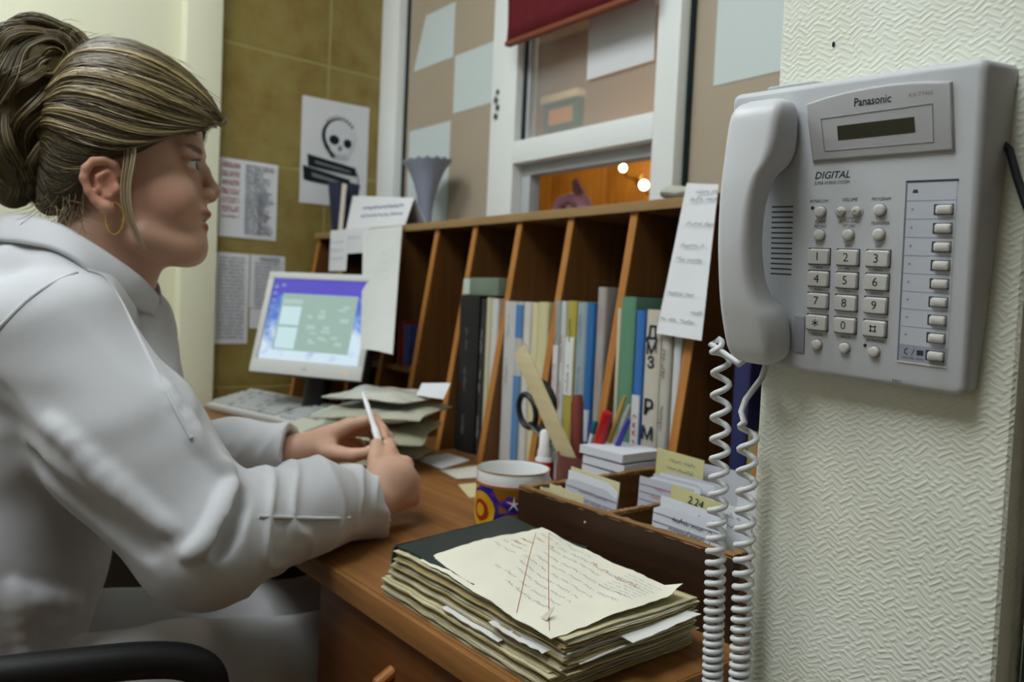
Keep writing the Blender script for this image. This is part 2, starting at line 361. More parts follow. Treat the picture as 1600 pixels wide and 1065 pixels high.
# pier with woven relief wallpaper
def wallpaper():
    M = bpy.data.materials.new('woven_wallpaper'); M.use_nodes = True; nt = M.node_tree; B = nt.nodes['Principled BSDF']
    B.inputs['Roughness'].default_value = 0.55; B.inputs['Specular IOR Level'].default_value = 0.35
    L = nt.links.new; N = nt.nodes.new
    g = N('ShaderNodeNewGeometry'); nz = N('ShaderNodeTexNoise'); nz.inputs['Scale'].default_value = 22; nz.inputs['Detail'].default_value = 3
    L(g.outputs['Position'], nz.inputs[0])
    av = N('ShaderNodeVectorMath'); av.operation = 'MULTIPLY_ADD'; av.inputs[1].default_value = (0.012, 0.012, 0.012)
    L(nz.outputs['Color'], av.inputs[0]); L(g.outputs['Position'], av.inputs[2])
    sp = N('ShaderNodeSeparateXYZ'); L(av.outputs[0], sp.inputs[0])
    def math_(op, a, b=None, c=None):
        q = N('ShaderNodeMath'); q.operation = op
        for i, x in enumerate((a, b, c)):
            if x is None: continue
            if isinstance(x, (int, float)): q.inputs[i].default_value = x
            else: L(x, q.inputs[i])
        return q.outputs[0]
    xy = math_('ADD', sp.outputs['X'], math_('MULTIPLY', sp.outputs['Y'], 0.9))
    # rows of slanted threads whose slant flips from band to band (herringbone)
    band = math_('PINGPONG', sp.outputs['Z'], 0.011)
    ph = math_('ADD', math_('MULTIPLY', xy, 760), math_('MULTIPLY', band, 900))
    thr = math_('ADD', math_('MULTIPLY', math_('SINE', ph), 0.5), 0.5)
    ph2 = math_('ADD', math_('MULTIPLY', sp.outputs['Z'], 1350), math_('MULTIPLY', math_('PINGPONG', xy, 0.0085), 800))
    thr2 = math_('ADD', math_('MULTIPLY', math_('SINE', ph2), 0.5), 0.5)
    n2 = N('ShaderNodeTexNoise'); n2.inputs['Scale'].default_value = 210; n2.inputs['Detail'].default_value = 3
    L(g.outputs['Position'], n2.inputs[0])
    h = math_('ADD', math_('MULTIPLY', thr2, math_('ADD', math_('MULTIPLY', thr, 0.75), 0.08)), math_('MULTIPLY', n2.outputs[0], 0.55))
    bp = N('ShaderNodeBump'); bp.inputs['Strength'].default_value = 0.40; bp.inputs['Distance'].default_value = 0.0013
    L(h, bp.inputs['Height']); L(bp.outputs[0], B.inputs['Normal'])
    n3 = N('ShaderNodeTexNoise'); n3.inputs['Scale'].default_value = 9; n3.inputs['Detail'].default_value = 4; L(g.outputs['Position'], n3.inputs[0])
    r = N('ShaderNodeValToRGB'); r.color_ramp.elements[0].position = 0.35; r.color_ramp.elements[1].position = 0.65
    r.color_ramp.elements[0].color = (*rgb(224, 227, 212), 1); r.color_ramp.elements[1].color = (*rgb(230, 235, 226), 1)
    L(n3.outputs[0], r.inputs[0]); L(r.outputs[0], B.inputs['Base Color'])
    return M
M_wp = wallpaper()
pier = MB().box(-0.378, -0.188, 0.575, YW, 0, 2.8).build('wall_pier', M_wp, kind='structure', bevel=0.006, bseg=3)
tr = MB().box(-0.186, -0.150, 0.612, 0.66, 0, 2.3).build('trim_1', mat('pale_jamb', rgb(205, 205, 192), 0.5), kind='structure', bevel=0.003)
MB().sphere((-0.330, 0.5745, 1.283), (0.0012, 0.001, 0.0022), 8, 6).build('nail_hole', M_inkdark, pier)
# ------------------------------------------------------------------ reception window
win = empty('window_1', (-1.25, 1.28, 1.2), kind='structure')
F0, F1 = 1.245, 1.315
def member(n, x0, x1, z0, z1, m=M_pvc, y0=F0, y1=F1, bv=0.003): return MB().box(x0, x1, y0, y1, z0, z1).build(n, m, win, bevel=bv)
member('jamb', XT, -2.158, 1.2, 2.25); member('mullion', -1.668, -1.565, 1.2, 2.25); member('mullion', -1.106, -1.046, 1.2, 2.25)
member('jamb', -0.42, -0.376, 1.2, 2.25); member('head_rail', XT, -0.376, 2.20, 2.26); member('sill_rail', XT, -0.376, 1.20, 1.232)
member('transom', -1.565, -1.106, 1.427, 1.4835)
# sliding sash in the lower opening, set back
member('sash_rail', -1.565, -1.106, 1.400, 1.427, M_pvcgrey, 1.275, 1.31); member('sash_stile', -1.565, -1.530, 1.232, 1.400, M_pvcgrey, 1.275, 1.31)
for x0, x1 in ((-2.158, -2.150), (-1.046, -1.036)): member('gasket', x0, x1, 1.23, 2.2, M_gasket, 1.274, 1.2815, 0)
member('gasket', -1.565, -1.553, 1.4835, 2.2, M_gasket, 1.268, 1.283, 0); member('sash_edge', -1.553, -1.543, 1.4835, 2.2, M_pvcgrey, 1.272, 1.283, 0)
M_frost = mat('frosted_film', rgb(176, 162, 142), 0.55, 0.3, noise=0.1, nscale=4)
M_sq = mat('frosted_square', rgb(205, 216, 216), 0.5, 0.3)
M_glass = mat('clear_glass', (0.95, 0.97, 0.95), 0.02, 0.5, alpha=0.12)
p1 = member('frosted_pane', -2.158, -1.668, 1.232, 2.2, M_frost, 1.282, 1.288, 0)
p3 = member('frosted_pane', -1.046, -0.42, 1.232, 2.2, M_frost, 1.282, 1.288, 0)
member('pane', -1.565, -1.106, 1.4835, 2.2, M_glass, 1.284, 1.288, 0)
def sq(p, x0, x1, z0, z1, sk=0.0):
    MB().prism([(x0, 1.2815, z0), (x1, 1.2815, z0), (x1, 1.2815, z1), (x0 + sk, 1.2815, z1)], (0, -0.0008, 0)).build('frosted_square', M_sq, p)
sq(p1, -2.12, -1.905, 1.775, 1.93, 0.06); sq(p1, -1.895, -1.69, 1.612, 1.775); sq(p1, -2.13, -1.905, 1.24, 1.594)
sq(p1, -1.895, -1.72, 1.95, 2.11); sq(p3, -0.985, -0.70, 1.52, 1.80); sq(p3, -0.70, -0.44, 1.24, 1.52)
# maker's mark on the mullion
MB_mark = MB()
for k, (dx, dz, s_) in enumerate(((0, 0, 0.010), (0.006, 0.022, 0.009), (-0.002, 0.042, 0.011), (0.004, 0.062, 0.007))):
    for q in range(3):
        a = q * 1.1 + k; MB_mark.prism([(-1.645 + dx + s_ * math.cos(a), 1.2435, 1.555 + dz + s_ * math.sin(a)), (-1.645 + dx - s_ * math.cos(a), 1.2435, 1.555 + dz - s_ * math.sin(a)), (-1.641 + dx - s_ * math.cos(a), 1.2435, 1.559 + dz - s_ * math.sin(a)), (-1.641 + dx + s_ * math.cos(a), 1.2435, 1.559 + dz + s_ * math.sin(a))], (0, 0.0008, 0))
MB_mark.build('printed_mark', M_inkdark, win)
# ------------------------------------------------------------------ corridor behind the window
M_panel = wood('corridor_wood', rgb(124, 76, 16), rgb(168, 112, 34), 'Z', 0.5, 5)
M_beige = mat('corridor_paint', rgb(140, 114, 80), 0.8, 0.2)
cw = MB().box(-7.2, 1.2, 3.6, 3.7, 0, 3.0).build('wall_corridor', M_beige, kind='structure')
for i in range(16):
    x = -7.2 + i * 0.525
    MB().box(x, x + 0.52, 3.575, 3.6, 0, 2.16).build('wall_panel', M_panel, cw, bevel=0.004)
MB().box(-7.2, 1.2, 3.56, 3.6, 2.16, 2.21).build('dado_rail', M_panel, cw, bevel=0.004)
MB().box(-7.3, -7.2, 1.38, 3.7, 0, 3.0).build('wall_corridor_end', M_beige, kind='structure')
MB().box(1.2, 1.3, 1.38, 3.7, 0, 3.0).build('wall_corridor_side', M_beige, kind='structure')
MB().box(-7.2, 1.2, 1.40, 3.6, -0.1, 0).build('floor_corridor', M_floor, kind='structure')
MB().box(-7.2, 1.2, 1.38, 3.6, 2.9, 3.0).build('ceiling_corridor', M_ceiling, kind='structure')
MB().box(-7.2, XT - 0.12, 1.30, 1.38, 0, 3.0).build('wall_corridor_near', M_beige, kind='structure')
# ------------------------------------------------------------------ ceiling lamps
M_housing = mat('lamp_housing', rgb(225, 228, 228), 0.4)
def lamp(name, x, y, z, sx, sy, strength, label, col=(1.0, 0.97, 0.90), group=None):
    t = empty(name, (x, y, z - 0.06), label, 'ceiling lamp', group)
    MB().box(x - sx / 2, x + sx / 2, y - sy / 2, y + sy / 2, z - 0.05, z).build('housing', M_housing, t, bevel=0.004)
    MB().box(x - sx / 2 + 0.02, x + sx / 2 - 0.02, y - sy / 2 + 0.02, y + sy / 2 - 0.02, z - 0.062, z - 0.048).build('diffuser',
        mat('diffuser_' + name + str(round(x, 2)), (0.9, 0.9, 0.9), 0.5, emit=col, estr=strength), t)
lamp('ceiling_lamp', -1.65, -0.45, 2.8, 0.6, 1.2, LAMP_MAIN, 'long fluorescent ceiling lamp above the seated woman', (0.94, 0.99, 1.0))
lamp('ceiling_lamp', -0.45, -0.55, 2.8, 0.6, 1.2, LAMP_SIDE, 'long fluorescent ceiling lamp nearer the telephone pier', (0.94, 0.99, 1.0))
lamp('corridor_fill_light', -2.6, 2.5, 2.9, 2.4, 0.5, FILL_CORRIDOR, 'added unseen fill light above the corridor behind the window', (1.0, 0.86, 0.66))  # added fill light that brightens the corridor; no such lamp is known
def globe(x, y, z, r, label):
    t = empty('wall_light', (x, y, z - 0.08), label, 'wall light', 'small round lights on the wooden corridor wall')
    MB().sphere((x, y, z), r, 14, 10).build('bulb', mat('bulb_glow', (1, 1, 1), 0.4, emit=(1.0, 0.85, 0.6), estr=28), t, smooth=True)
    MB().tube([(x, y, z - r), (x, y + 0.05, z - 0.05), (x, 3.575, z - 0.05)], 0.008).build('bracket', mat('brass', rgb(150, 110, 50), 0.35, metal=0.8), t, smooth=True)
    MB().lathe([(0.035, 0), (0.035, 0.01), (0.02, 0.02)], (x, 3.575, z - 0.05), 20, Matrix.Rotation(math.pi / 2, 3, 'X')).build('backplate', MATS['brass'], t, smooth=True)
globe(-3.25, 3.42, 1.91, 0.02, 'upper of two small round lights seen through the hatch')
globe(-3.08, 3.42, 1.795, 0.026, 'lower of two small round lights seen through the hatch')
# framed notice on the corridor wall
sg = empty('corridor_sign', (-3.95, 3.55, 2.30), 'small green framed sign with white top on the corridor wall', 'sign')
MB().box(-4.13, -3.80, 3.545, 3.60, 2.28, 2.45).build('frame', mat('sign_green', rgb(40, 88, 68), 0.5), sg, bevel=0.004)
MB().box(-4.08, -3.85, 3.538, 3.548, 2.30, 2.40).build('face', mat('sign_orange', rgb(196, 140, 84), 0.5), sg)
MB().box(-4.15, -3.78, 3.52, 3.60, 2.45, 2.50).build('top_strip', mat('sign_cream', rgb(214, 200, 168), 0.5), sg, bevel=0.003)
# maroon blind hanging over the top of the sash, paper on the glass
bl = empty('roller_blind', (-1.4, 1.2, 1.72), 'maroon fabric blind pulled down over the top of the window', 'blind')
M_maroon = mat('maroon_fabric', rgb(104, 28, 36), 0.8, 0.2, noise=0.25, nscale=40, bump=0.2, bscale=400)
n = 24; V = []; Fc = []
for j in range(13):
    for i in range(n + 1):
        x = -1.557 + 0.452 * i / n; z = 2.2 - (2.2 - 1.715) * j / 12
        V.append((x, 1.205 + 0.004 * math.sin(i * 0.9) + 0.002 * math.sin(j * 1.3), z))
for j in range(12):
    for i in range(n): a = j * (n + 1) + i; Fc.append((a, a + 1, a + n + 2, a + n + 1))
bo = MB().add(V, Fc).build('fabric', M_maroon, bl, smooth=True)
bo.modifiers.new('thickness', 'SOLIDIFY').thickness = 0.003
MB().box(-1.557, -1.105, 1.196, 1.214, 1.706, 1.718).build('bottom_hem', mat('hem', rgb(128, 66, 40), 0.7), bl, bevel=0.003)
MB().tube([(-1.57, 1.215, 2.21), (-1.095, 1.215, 2.21)], 0.02, 16).build('roller', M_pvc, bl, smooth=True)
def sheet(mb, cs, th=0.0006, nx=8, ny=8, wave=0.002, seed=0, out=None):
    """paper from four corners c00 c10 c11 c01, gently buckled along its normal"""
    c = [Vector(p) for p in cs]; nr = (c[1] - c[0]).cross(c[3] - c[0]).normalized(); R = random.Random(seed)
    p1, p2 = R.uniform(0, 6), R.uniform(0, 6); G = []
    for j in range(ny + 1):
        for i in range(nx + 1):
            u, v = i / nx, j / ny
            p = c[0] * (1 - u) * (1 - v) + c[1] * u * (1 - v) + c[2] * u * v + c[3] * (1 - u) * v
            b = wave * (math.sin(2.6 * u + p1) * math.cos(2.1 * v + p2)) + (out(u, v) if out else 0)
            G.append(p + nr * b)
    m = (nx + 1) * (ny + 1); vs = G + [p - nr * th for p in G]; fs = []
    for j in range(ny):
        for i in range(nx):
            a = j * (nx + 1) + i; fs.append((a, a + 1, a + nx + 2, a + nx + 1)); fs.append((m + a, m + a + nx + 1, m + a + nx + 2, m + a + 1))
    ring = [i for i in range(nx + 1)] + [(j + 1) * (nx + 1) - 1 for j in range(1, ny + 1)] + [ny * (nx + 1) + i for i in range(nx - 1, -1, -1)] + [j * (nx + 1) for j in range(ny - 1, 0, -1)]
    for a, b in zip(ring, ring[1:] + ring[:1]): fs.append((a, m + a, m + b, b))
    mb.add(vs, fs); return nr
gp = MB(); sheet(gp, [(-1.345, 1.279, 1.60), (-1.142, 1.279, 1.604), (-1.146, 1.279, 1.80), (-1.35, 1.279, 1.80)], wave=0.001)
gp.build('taped_notice', M_paper, None, 'blank white sheet taped to the upper window pane below the blind', 'paper', smooth=True)
# ================================================================== desk and shelf unit
M_desk = wood('desk_wood', rgb(116, 76, 40), rgb(148, 102, 58), 'X', 0.4, 5)
M_edge = wood('desk_edge', rgb(124, 84, 44), rgb(150, 104, 58), 'X', 0.45, 6)
M_shelf = wood('shelf_wood', rgb(92, 58, 26), rgb(116, 78, 40), 'Z', 0.45, 6)
M_shelfedge = wood('shelf_edge', rgb(164, 106, 48), rgb(184, 124, 60), 'Z', 0.45, 6)
M_shelftop = wood('shelf_top', rgb(142, 112, 72), rgb(160, 130, 88), 'X', 0.45, 6)
DZ = 0.75
desk = empty('desk', (-1.33, 0.84, 0), 'brown wooden office desk with drawers in front of the shelf unit', 'desk')
MB().box(-2.24, -0.422, 0.428, 1.255, 0.722, DZ).build('desk_top', M_desk, desk, bevel=0.003)
MB().box(-2.24, -0.422, 0.4205, 0.428, 0.7225, DZ - 0.0005).build('front_edging', M_edge, desk, bevel=0.002)
MB().box(-0.422, -0.4195, 0.421, 1.255, 0.7225, DZ - 0.0005).build('side_edging', M_edge, desk, bevel=0.001)
MB().box(-0.896, -0.880, 0.452, 0.98, 0.0, 0.722).build('pedestal_side', M_desk, desk, bevel=0.001)
MB().box(-0.446, -0.430, 0.452, 0.98, 0.0, 0.722).build('pedestal_side', M_desk, desk, bevel=0.001)
MB().box(-0.88, -0.446, 0.965, 0.98, 0.0, 0.722).build('pedestal_back', M_desk, desk)
M_front = wood('drawer_front', rgb(92, 54, 24), rgb(118, 72, 34), 'X', 0.45, 5)
for k, (z0, z1) in enumerate(((0.485, 0.718), (0.245, 0.479), (0.04, 0.239))):
    d = MB().box(-0.894, -0.432, 0.434, 0.452, z0, z1).build('drawer', M_front, desk, bevel=0.0015)
    zc_ = (z0 + z1) / 2 + 0.028
    MB().tube([(-0.716 + 0.0, 0.436, zc_ + 0.042), (-0.716, 0.420, zc_ + 0.034), (-0.716, 0.414, zc_), (-0.716, 0.420, zc_ - 0.034), (-0.716, 0.436, zc_ - 0.042)], [0.007, 0.008, 0.009, 0.008, 0.007], 10).build(
        'handle', wood('handle_wood', rgb(150, 88, 30), rgb(170, 106, 44), 'Z'), d, smooth=True)
MB().box(-2.235, -2.218, 0.46, 1.24, 0, 0.722).build('end_panel', mat('knee_shade_board', rgb(40, 30, 22), 0.6), desk)  # end panel: the shade of the knee space is put into its dark colour
MB().box(-2.218, -0.896, 1.18, 1.196, 0.25, 0.722).build('modesty_panel', mat('knee_shade_board', rgb(40, 30, 22), 0.6), desk)
MB().box(-2.218, -0.896, 0.90, 0.93, 0.36, 0.40).build('stretcher', M_edge, desk, bevel=0.002)
# shelf unit standing on the desk
ZT = 1.243; YB, YT = 0.951, 1.031
sh = empty('desk_shelf_unit', (-1.3, 1.1, DZ), 'long brown pigeonhole shelf unit with slanted dividers under the window', 'shelf')
MB().box(-2.225, -0.400, YT - 0.006, 1.25, ZT, ZT + 0.017).build('top_board', M_shelf, sh, bevel=0.001)
MB().box(-2.225, -0.400, YT - 0.0085, YT - 0.006, ZT, ZT + 0.017).build('top_edging', M_shelftop, sh, bevel=0.0006)
MB().box(-2.22, -0.405, 1.236, 1.25, DZ, ZT).build('back_panel', M_shelf, sh)
DX = [-2.212, -2.035, -1.88, -1.725, -1.570, -1.417, -1.263, -1.108, -0.947, -0.785, -0.630, -0.475, -0.412]
for x in DX:
    d = MB().prism([(x - 0.008, YB + 0.003, DZ), (x - 0.008, 1.236, DZ), (x - 0.008, 1.236, ZT), (x - 0.008, YT + 0.003, ZT)], (0.016, 0, 0)).build('divider', M_shelf, sh)
    MB().prism([(x - 0.008, YB, DZ), (x - 0.008, YB + 0.003, DZ), (x - 0.008, YT + 0.003, ZT), (x - 0.008, YT, ZT)], (0.016, 0, 0)).build('edging', M_shelfedge, d)
for a, b in zip(DX[2:4], DX[3:5]):
    MB().box(a + 0.008, b - 0.008, 0.985, 1.236, 0.900, 0.914).build('small_shelf', M_shelf, sh)
# ------------------------------------------------------------------ folders and binders
def binder(x0, x1, z1, col, label, y0=0.995, depth=0.225, rough=0.5, z0=DZ, lab=None, name='binder', cat='binder', stripe=None, grp='folders on the desk shelf', marks=0, txt=None, tcol=None):
    y1 = min(y0 + depth, 1.234); x1 -= 0.0006
    t = empty(name, ((x0 + x1) / 2, (y0 + y1) / 2, z0), label, cat, grp)
    mm = mat('cover_%d_%d_%d' % tuple(int(c * 255) for c in col), col, rough, 0.35, noise=0.12, nscale=18)
    wv = x1 - x0; th = min(0.0025, wv * 0.2)
    # wrap-around cover: two boards and a rounded spine, pages inside
    sp = MB(); pr = []
    for k in range(7):
        a = math.pi * k / 6; pr.append(((x0 + x1) / 2 - wv / 2 * math.cos(a), y0 + min(0.004, wv * 0.25) * (1 - math.sin(a)), z0))
    pr += [(x1, y0 + 0.01, z0), (x0, y0 + 0.01, z0)]
    sp.prism(pr, (0, 0, z1 - z0)).build('spine', mm, t, smooth=True)
    MB().box(x0, x0 + th, y0 + 0.01, y1, z0, z1).build('cover_board', mm, t)
    MB().box(x1 - th, x1, y0 + 0.01, y1, z0, z1).build('cover_board', mm, t)
    if wv > 0.006: MB().box(x0 + th, x1 - th, y0 + 0.012, y1 - 0.004, z0 + 0.004, z1 - 0.006).build('pages', mat('page_edges', rgb(214, 210, 196), 0.8, noise=0.3, nscale=250, stretch=(1, 0.05, 0.05)), t)
    yy = y0 - 0.0006
    if lab:
        for (f0, f1, c) in lab:
            MB().box(x0 + wv * 0.06, x1 - wv * 0.06, yy, y0 + 0.003, z0 + (z1 - z0) * f0, z0 + (z1 - z0) * f1).build('spine_label', mat('lab_%d_%d_%d' % tuple(int(q * 255) for q in c), c, 0.6), t)
    if marks:
        mb = MB(); R = random.Random(int(x0 * 1e4))
        Mx = frame((x0 + wv * 0.5, yy - 0.0004, z0), Vector((0, 0, 1)), Vector((-1, 0, 0)), Vector((0, -1, 0)))
        for f in ([0.5, 0.78] if marks == 1 else [0.12, 0.4, 0.66]):
            scribble(mb, Mx, (z1 - z0) * f, 0, 0.05, min(0.009, wv * 0.45), 0.0012, R.randint(0, 999))
        mb.build('lettering', tcol or M_inkdark, t, kind='stuff')
    if txt:
        for (ch, f, s_) in txt:
            text('lettering', ch, s_, frame(((x0 + x1) / 2, yy - 0.0004, z0 + (z1 - z0) * f), Vector((1, 0, 0)), Vector((0, 0, 1)), Vector((0, -1, 0))), tcol or M_inkdark, t, bold=0.0006)
    return t
W_ = rgb(206, 204, 200)
binder(-1.404, -1.333, 1.088, rgb(34, 32, 32), 'thick black lever binder with faint white scrawl on its spine', 0.985, lab=None, marks=2, tcol=mat('white_scrawl', rgb(150, 150, 150), 0.8))
binder(-1.331, -1.313, 1.082, rgb(52, 50, 48), 'thin black folder with white marks beside the thick black binder', 0.99, marks=2, tcol=mat('white_scrawl2', rgb(190, 190, 190), 0.8))
binder(-1.312, -1.296, 1.085, rgb(196, 190, 160), 'cream folder between the thin black folder and a divider', 0.99)
binder(-1.295, -1.273, 1.083, W_, 'off-white folder touching the divider right of the black binders', 0.99)
bx = empty('box_file', (-1.33, 1.1, 1.09), 'grey green box file lying on top of the black binders', 'box file')
MB().box(-1.400, -1.276, 0.992, 1.21, 1.0885, 1.126).build('case', mat('boxgreen', rgb(112, 128, 112), 0.6, noise=0.2), bx, bevel=0.003)
MB().box(-1.398, -1.375, 0.9905, 0.9935, 1.0905, 1.124).build('label', mat('boxlabel', rgb(190, 198, 188), 0.7), bx)
binder(-1.252, -1.214, 1.079, rgb(196, 196, 196), 'wide light grey binder with a small printed label, beside the ruler', 0.99, marks=1, tcol=M_ink)
binder(-1.213, -1.190, 1.079, rgb(186, 186, 178), 'grey folder with a blue strip down its spine', 0.99, lab=((0.02, 0.55, rgb(88, 130, 178)), (0.78, 0.98, rgb(74, 124, 182))))
binder(-1.189, -1.168, 1.079, W_, 'plain white folder right of the blue-striped grey folder', 0.99)
binder(-1.167, -1.148, 1.078, rgb(214, 206, 166), 'pale yellow folder behind the wooden ruler', 0.992)
binder(-1.147, -1.118, 1.08, rgb(206, 200, 156), 'cream yellow folder touching the divider behind the ruler', 0.99)
binder(-1.098, -1.082, 1.083, rgb(150, 162, 160), 'grey green folder with a white label, left end of its pigeonhole', 0.99, lab=((0.35, 0.75, rgb(214, 210, 210)),), marks=1, tcol=M_inkpink)
binder(-1.081, -1.066, 1.083, rgb(202, 204, 204), 'narrow white folder with red letters next to the olive folder', 0.99, marks=2, tcol=M_inkred)
binder(-1.065, -1.040, 1.084, rgb(176, 164, 74), 'olive yellow folder with a white label', 0.99, lab=((0.48, 0.8, rgb(222, 222, 220)),), marks=1)
binder(-1.038, -1.013, 1.082, rgb(150, 168, 178), 'pale blue grey folder between the olive and the blue folder', 0.99, marks=1, tcol=M_ink)
binder(-1.012, -0.994, 1.081, rgb(46, 106, 168), 'bright blue folder with a white lower label', 0.99, lab=((0.25, 0.42, rgb(190, 205, 215)),))
binder(-0.993, -0.972, 1.11, rgb(168, 162, 158), 'tall grey plastic sleeve folder against the divider', 0.995, marks=1, tcol=M_inkpink)
binder(-0.937, -0.928, 1.074, rgb(206, 196, 172), 'very thin cream folder left of the green box folder', 0.99)
binder(-0.926, -0.893, 1.094, rgb(96, 142, 116), 'tall green cardboard folder, the only green one', 0.985)
binder(-0.890, -0.871, 1.072, rgb(58, 112, 184), 'blue folder with a white label and red letters', 0.985, lab=((0.22, 0.56, rgb(206, 208, 212)),), marks=0, txt=(('Э', 0.44, 0.012), ('К', 0.40, 0.012), ('К', 0.36, 0.012), ('2', 0.31, 0.012)), tcol=M_inkred)
binder(-0.868, -0.835, 1.074, rgb(198, 192, 178), 'cream binder with large handwritten letters down its spine', 0.985, txt=(('Д', 0.88, 0.03), ('М', 0.80, 0.026), ('З', 0.73, 0.026), ('Р', 0.5, 0.036), ('М', 0.37, 0.03), ('З', 0.25, 0.034)))
binder(-0.833, -0.814, 1.074, rgb(190, 186, 176), 'narrow pale binder with dark marks right of the lettered cream binder', 0.985, marks=2)
binder(-0.812, -0.796, 1.072, rgb(204, 204, 204), 'thin white binder touching the divider behind the taped list', 0.99)
binder(-0.700, -0.672, 1.045, rgb(44, 48, 92), 'dark navy binder in the pigeonhole beside the wallpapered pier', 0.995)
binder(-0.670, -0.642, 0.90, rgb(150, 140, 92), 'short olive binder beside the navy binder next to the pier', 0.995)
binder(-0.618, -0.590, 1.04, rgb(150, 146, 138), 'grey binder in the last pigeonhole behind the pier', 1.0)
binder(-1.672, -1.657, 1.022, rgb(112, 28, 24), 'slim dark red book on the small upper shelf', 0.992, 0.12, z0=0.9146, name='book', cat='book', grp='small books on the small shelf')
binder(-1.656, -1.644, 1.022, rgb(128, 44, 36), 'slim red book between the dark red and the blue one', 0.995, 0.12, z0=0.9146, name='book', cat='book', grp='small books on the small shelf')
binder(-1.643, -1.620, 1.012, rgb(52, 66, 118), 'small blue book beside two red books', 0.992, 0.12, z0=0.9146, name='book', cat='book', grp='small books on the small shelf')
pp = MB(); sheet(pp, [(-1.668, 1.13, 0.916), (-1.60, 1.13, 0.916), (-1.60, 1.15, 1.075), (-1.668, 1.15, 1.075)])
pp.build('paper_sheet', mat('lilac_paper', rgb(178, 172, 184), 0.8), None, 'pale lilac sheet standing behind the small red and blue books', 'paper', smooth=True)
# ================================================================== wall telephone
PO = Vector((-0.3637, 0.5551, 1.0302)); PX = Vector((0.9986, 0.0076, -0.0518)); PY = Vector((0.0523, -0.1458, 0.9879)); PN = PX.cross(PY).normalized()
PM = frame(PO, PX, PY, PN) @ Matrix.Scale(0.001, 4)      # local millimetres on the tilted face
M_phone = mat('phone_plastic', rgb(194, 198, 203), 0.42, 0.4, bump=0.04, bscale=900)
M_hand = mat('handset_plastic', rgb(208, 211, 215), 0.36, 0.42)
M_panel_g = mat('display_bezel', rgb(178, 179, 182), 0.45, 0.4)
M_key = mat('key_plastic', rgb(206, 206, 202), 0.4, 0.4)
M_black = mat('black_plastic', rgb(22, 24, 26), 0.4, 0.4)
M_lcd = mat('lcd_glass', rgb(40, 40, 24), 0.12, 0.5, col2=rgb(52, 50, 30), nscale=30)
M_print = mat('phone_print', rgb(58, 62, 74), 0.6, 0.2)
M_slip = mat('paper_slip', rgb(196, 201, 212), 0.5, 0.3)
tel = empty('telephone', PO + PX * 0.06 + PN * -0.03, 'pale grey digital wall telephone hanging on the wallpapered pier', 'telephone')
def wallz(x, y):   # local depth of the wall plane behind a point of the face
    return ((PO.y + 0.001 * (x * PX.y + y * PY.y) - 0.5745) / -PN.y) * 1000
def rrect(x0, x1, y0, y1, r, n=5):
    out = []
    for cx, cy, a0 in ((x1 - r, y1 - r, 0), (x0 + r, y1 - r, 90), (x0 + r, y0 + r, 180), (x1 - r, y0 + r, 270)):
        for k in range(n + 1):
            a = math.radians(a0 + 90 * k / n); out.append((cx + r * math.cos(a), cy + r * math.sin(a)))
    return out
def rings(levels, name, material, parent, smooth=True, close=True, M=PM, ang=35, **kw):
    """levels: list of (outline2d, zfunc) from back to front"""
    mb = MB(); n = len(levels[0][0]); vs = []; fs = []
    for o, z in levels: vs += [(x, y, z(x, y) if callable(z) else z) for x, y in o]
    for i in range(len(levels) - 1):
        for k in range(n): fs.append((i * n + k, i * n + (k + 1) % n, (i + 1) * n + (k + 1) % n, (i + 1) * n + k))
    fs += [tuple(range(n - 1, -1, -1)), tuple((len(levels) - 1) * n + k for k in range(n))]
    return mb.add(vs, fs).build(name, material, parent, smooth=smooth, M=M, ang=ang, **kw)
X0, X1, Y0, Y1 = -32, 153, 0, 214.5
rings([(rrect(X0, X1, Y0, Y1, 6), wallz), (rrect(X0, X1, Y0, Y1, 6), -5), (rrect(X0 + .6, X1 - .6, Y0 + .6, Y1 - .6, 6), -2.6), (rrect(X0 + 2.2, X1 - 2.2, Y0 + 2.2, Y1 - 2.2, 5), -0.7), (rrect(X0 + 4.5, X1 - 4.5, Y0 + 4.5, Y1 - 4.5, 4), 0)], 'body', M_phone, tel)
# cradle step at the upper left
rings([(rrect(-4, 36, 207, 217, 3), -22), (rrect(-4, 36, 207, 217, 3), -6), (rrect(-3, 35, 208, 216, 3), -4)], 'cradle_hook', M_phone, tel)
# display unit
po = [(34.4, 199.4), (48, 202), (64, 204), (80, 205), (95, 205.2), (110, 204.6), (122, 203.3), (132.3, 201.7), (134.6, 181), (136.7, 160.4), (104, 160.0), (72, 159.7), (40.3, 159.4), (37.3, 179)]
cx_, cy_ = 86, 182
ins = lambda o, d: [(x + (cx_ - x) * d / 48, y + (cy_ - y) * d / 22) for x, y in o]
rise = lambda x, y: 2.0 + (y - 159) * 0.035
dsp = rings([(ins(po, -1.2), -1), (ins(po, -0.6), lambda x, y: rise(x, y) - 1.2), (po, lambda x, y: rise(x, y) - 0.2), (ins(po, 1.0), rise)], 'display_unit', M_panel_g, tel, ang=50)
def pbox(name, x0, x1, y0, y1, z0, z1, m, par, bv=0.0, skew=None):
    pts = skew or [(x0, y0), (x1, y0), (x1, y1), (x0, y1)]
    return MB().prism([(x, y, z0) for x, y in pts], (0, 0, z1 - z0)).build(name, m, par, M=PM, bevel=bv)
inner = [(49.5, 165.6), (124.6, 166.3), (122.9, 190.3), (46.3, 188.3)]
for a, b in zip(inner, inner[1:] + inner[:1]):
    va, vb = Vector((*a, rise(*a) + 0.1)), Vector((*b, rise(*b) + 0.1))
    MB().tube([va, vb], 0.32, 6).build('bezel_line', mat('bezel_groove', rgb(132, 134, 140), 0.5), dsp, M=PM)
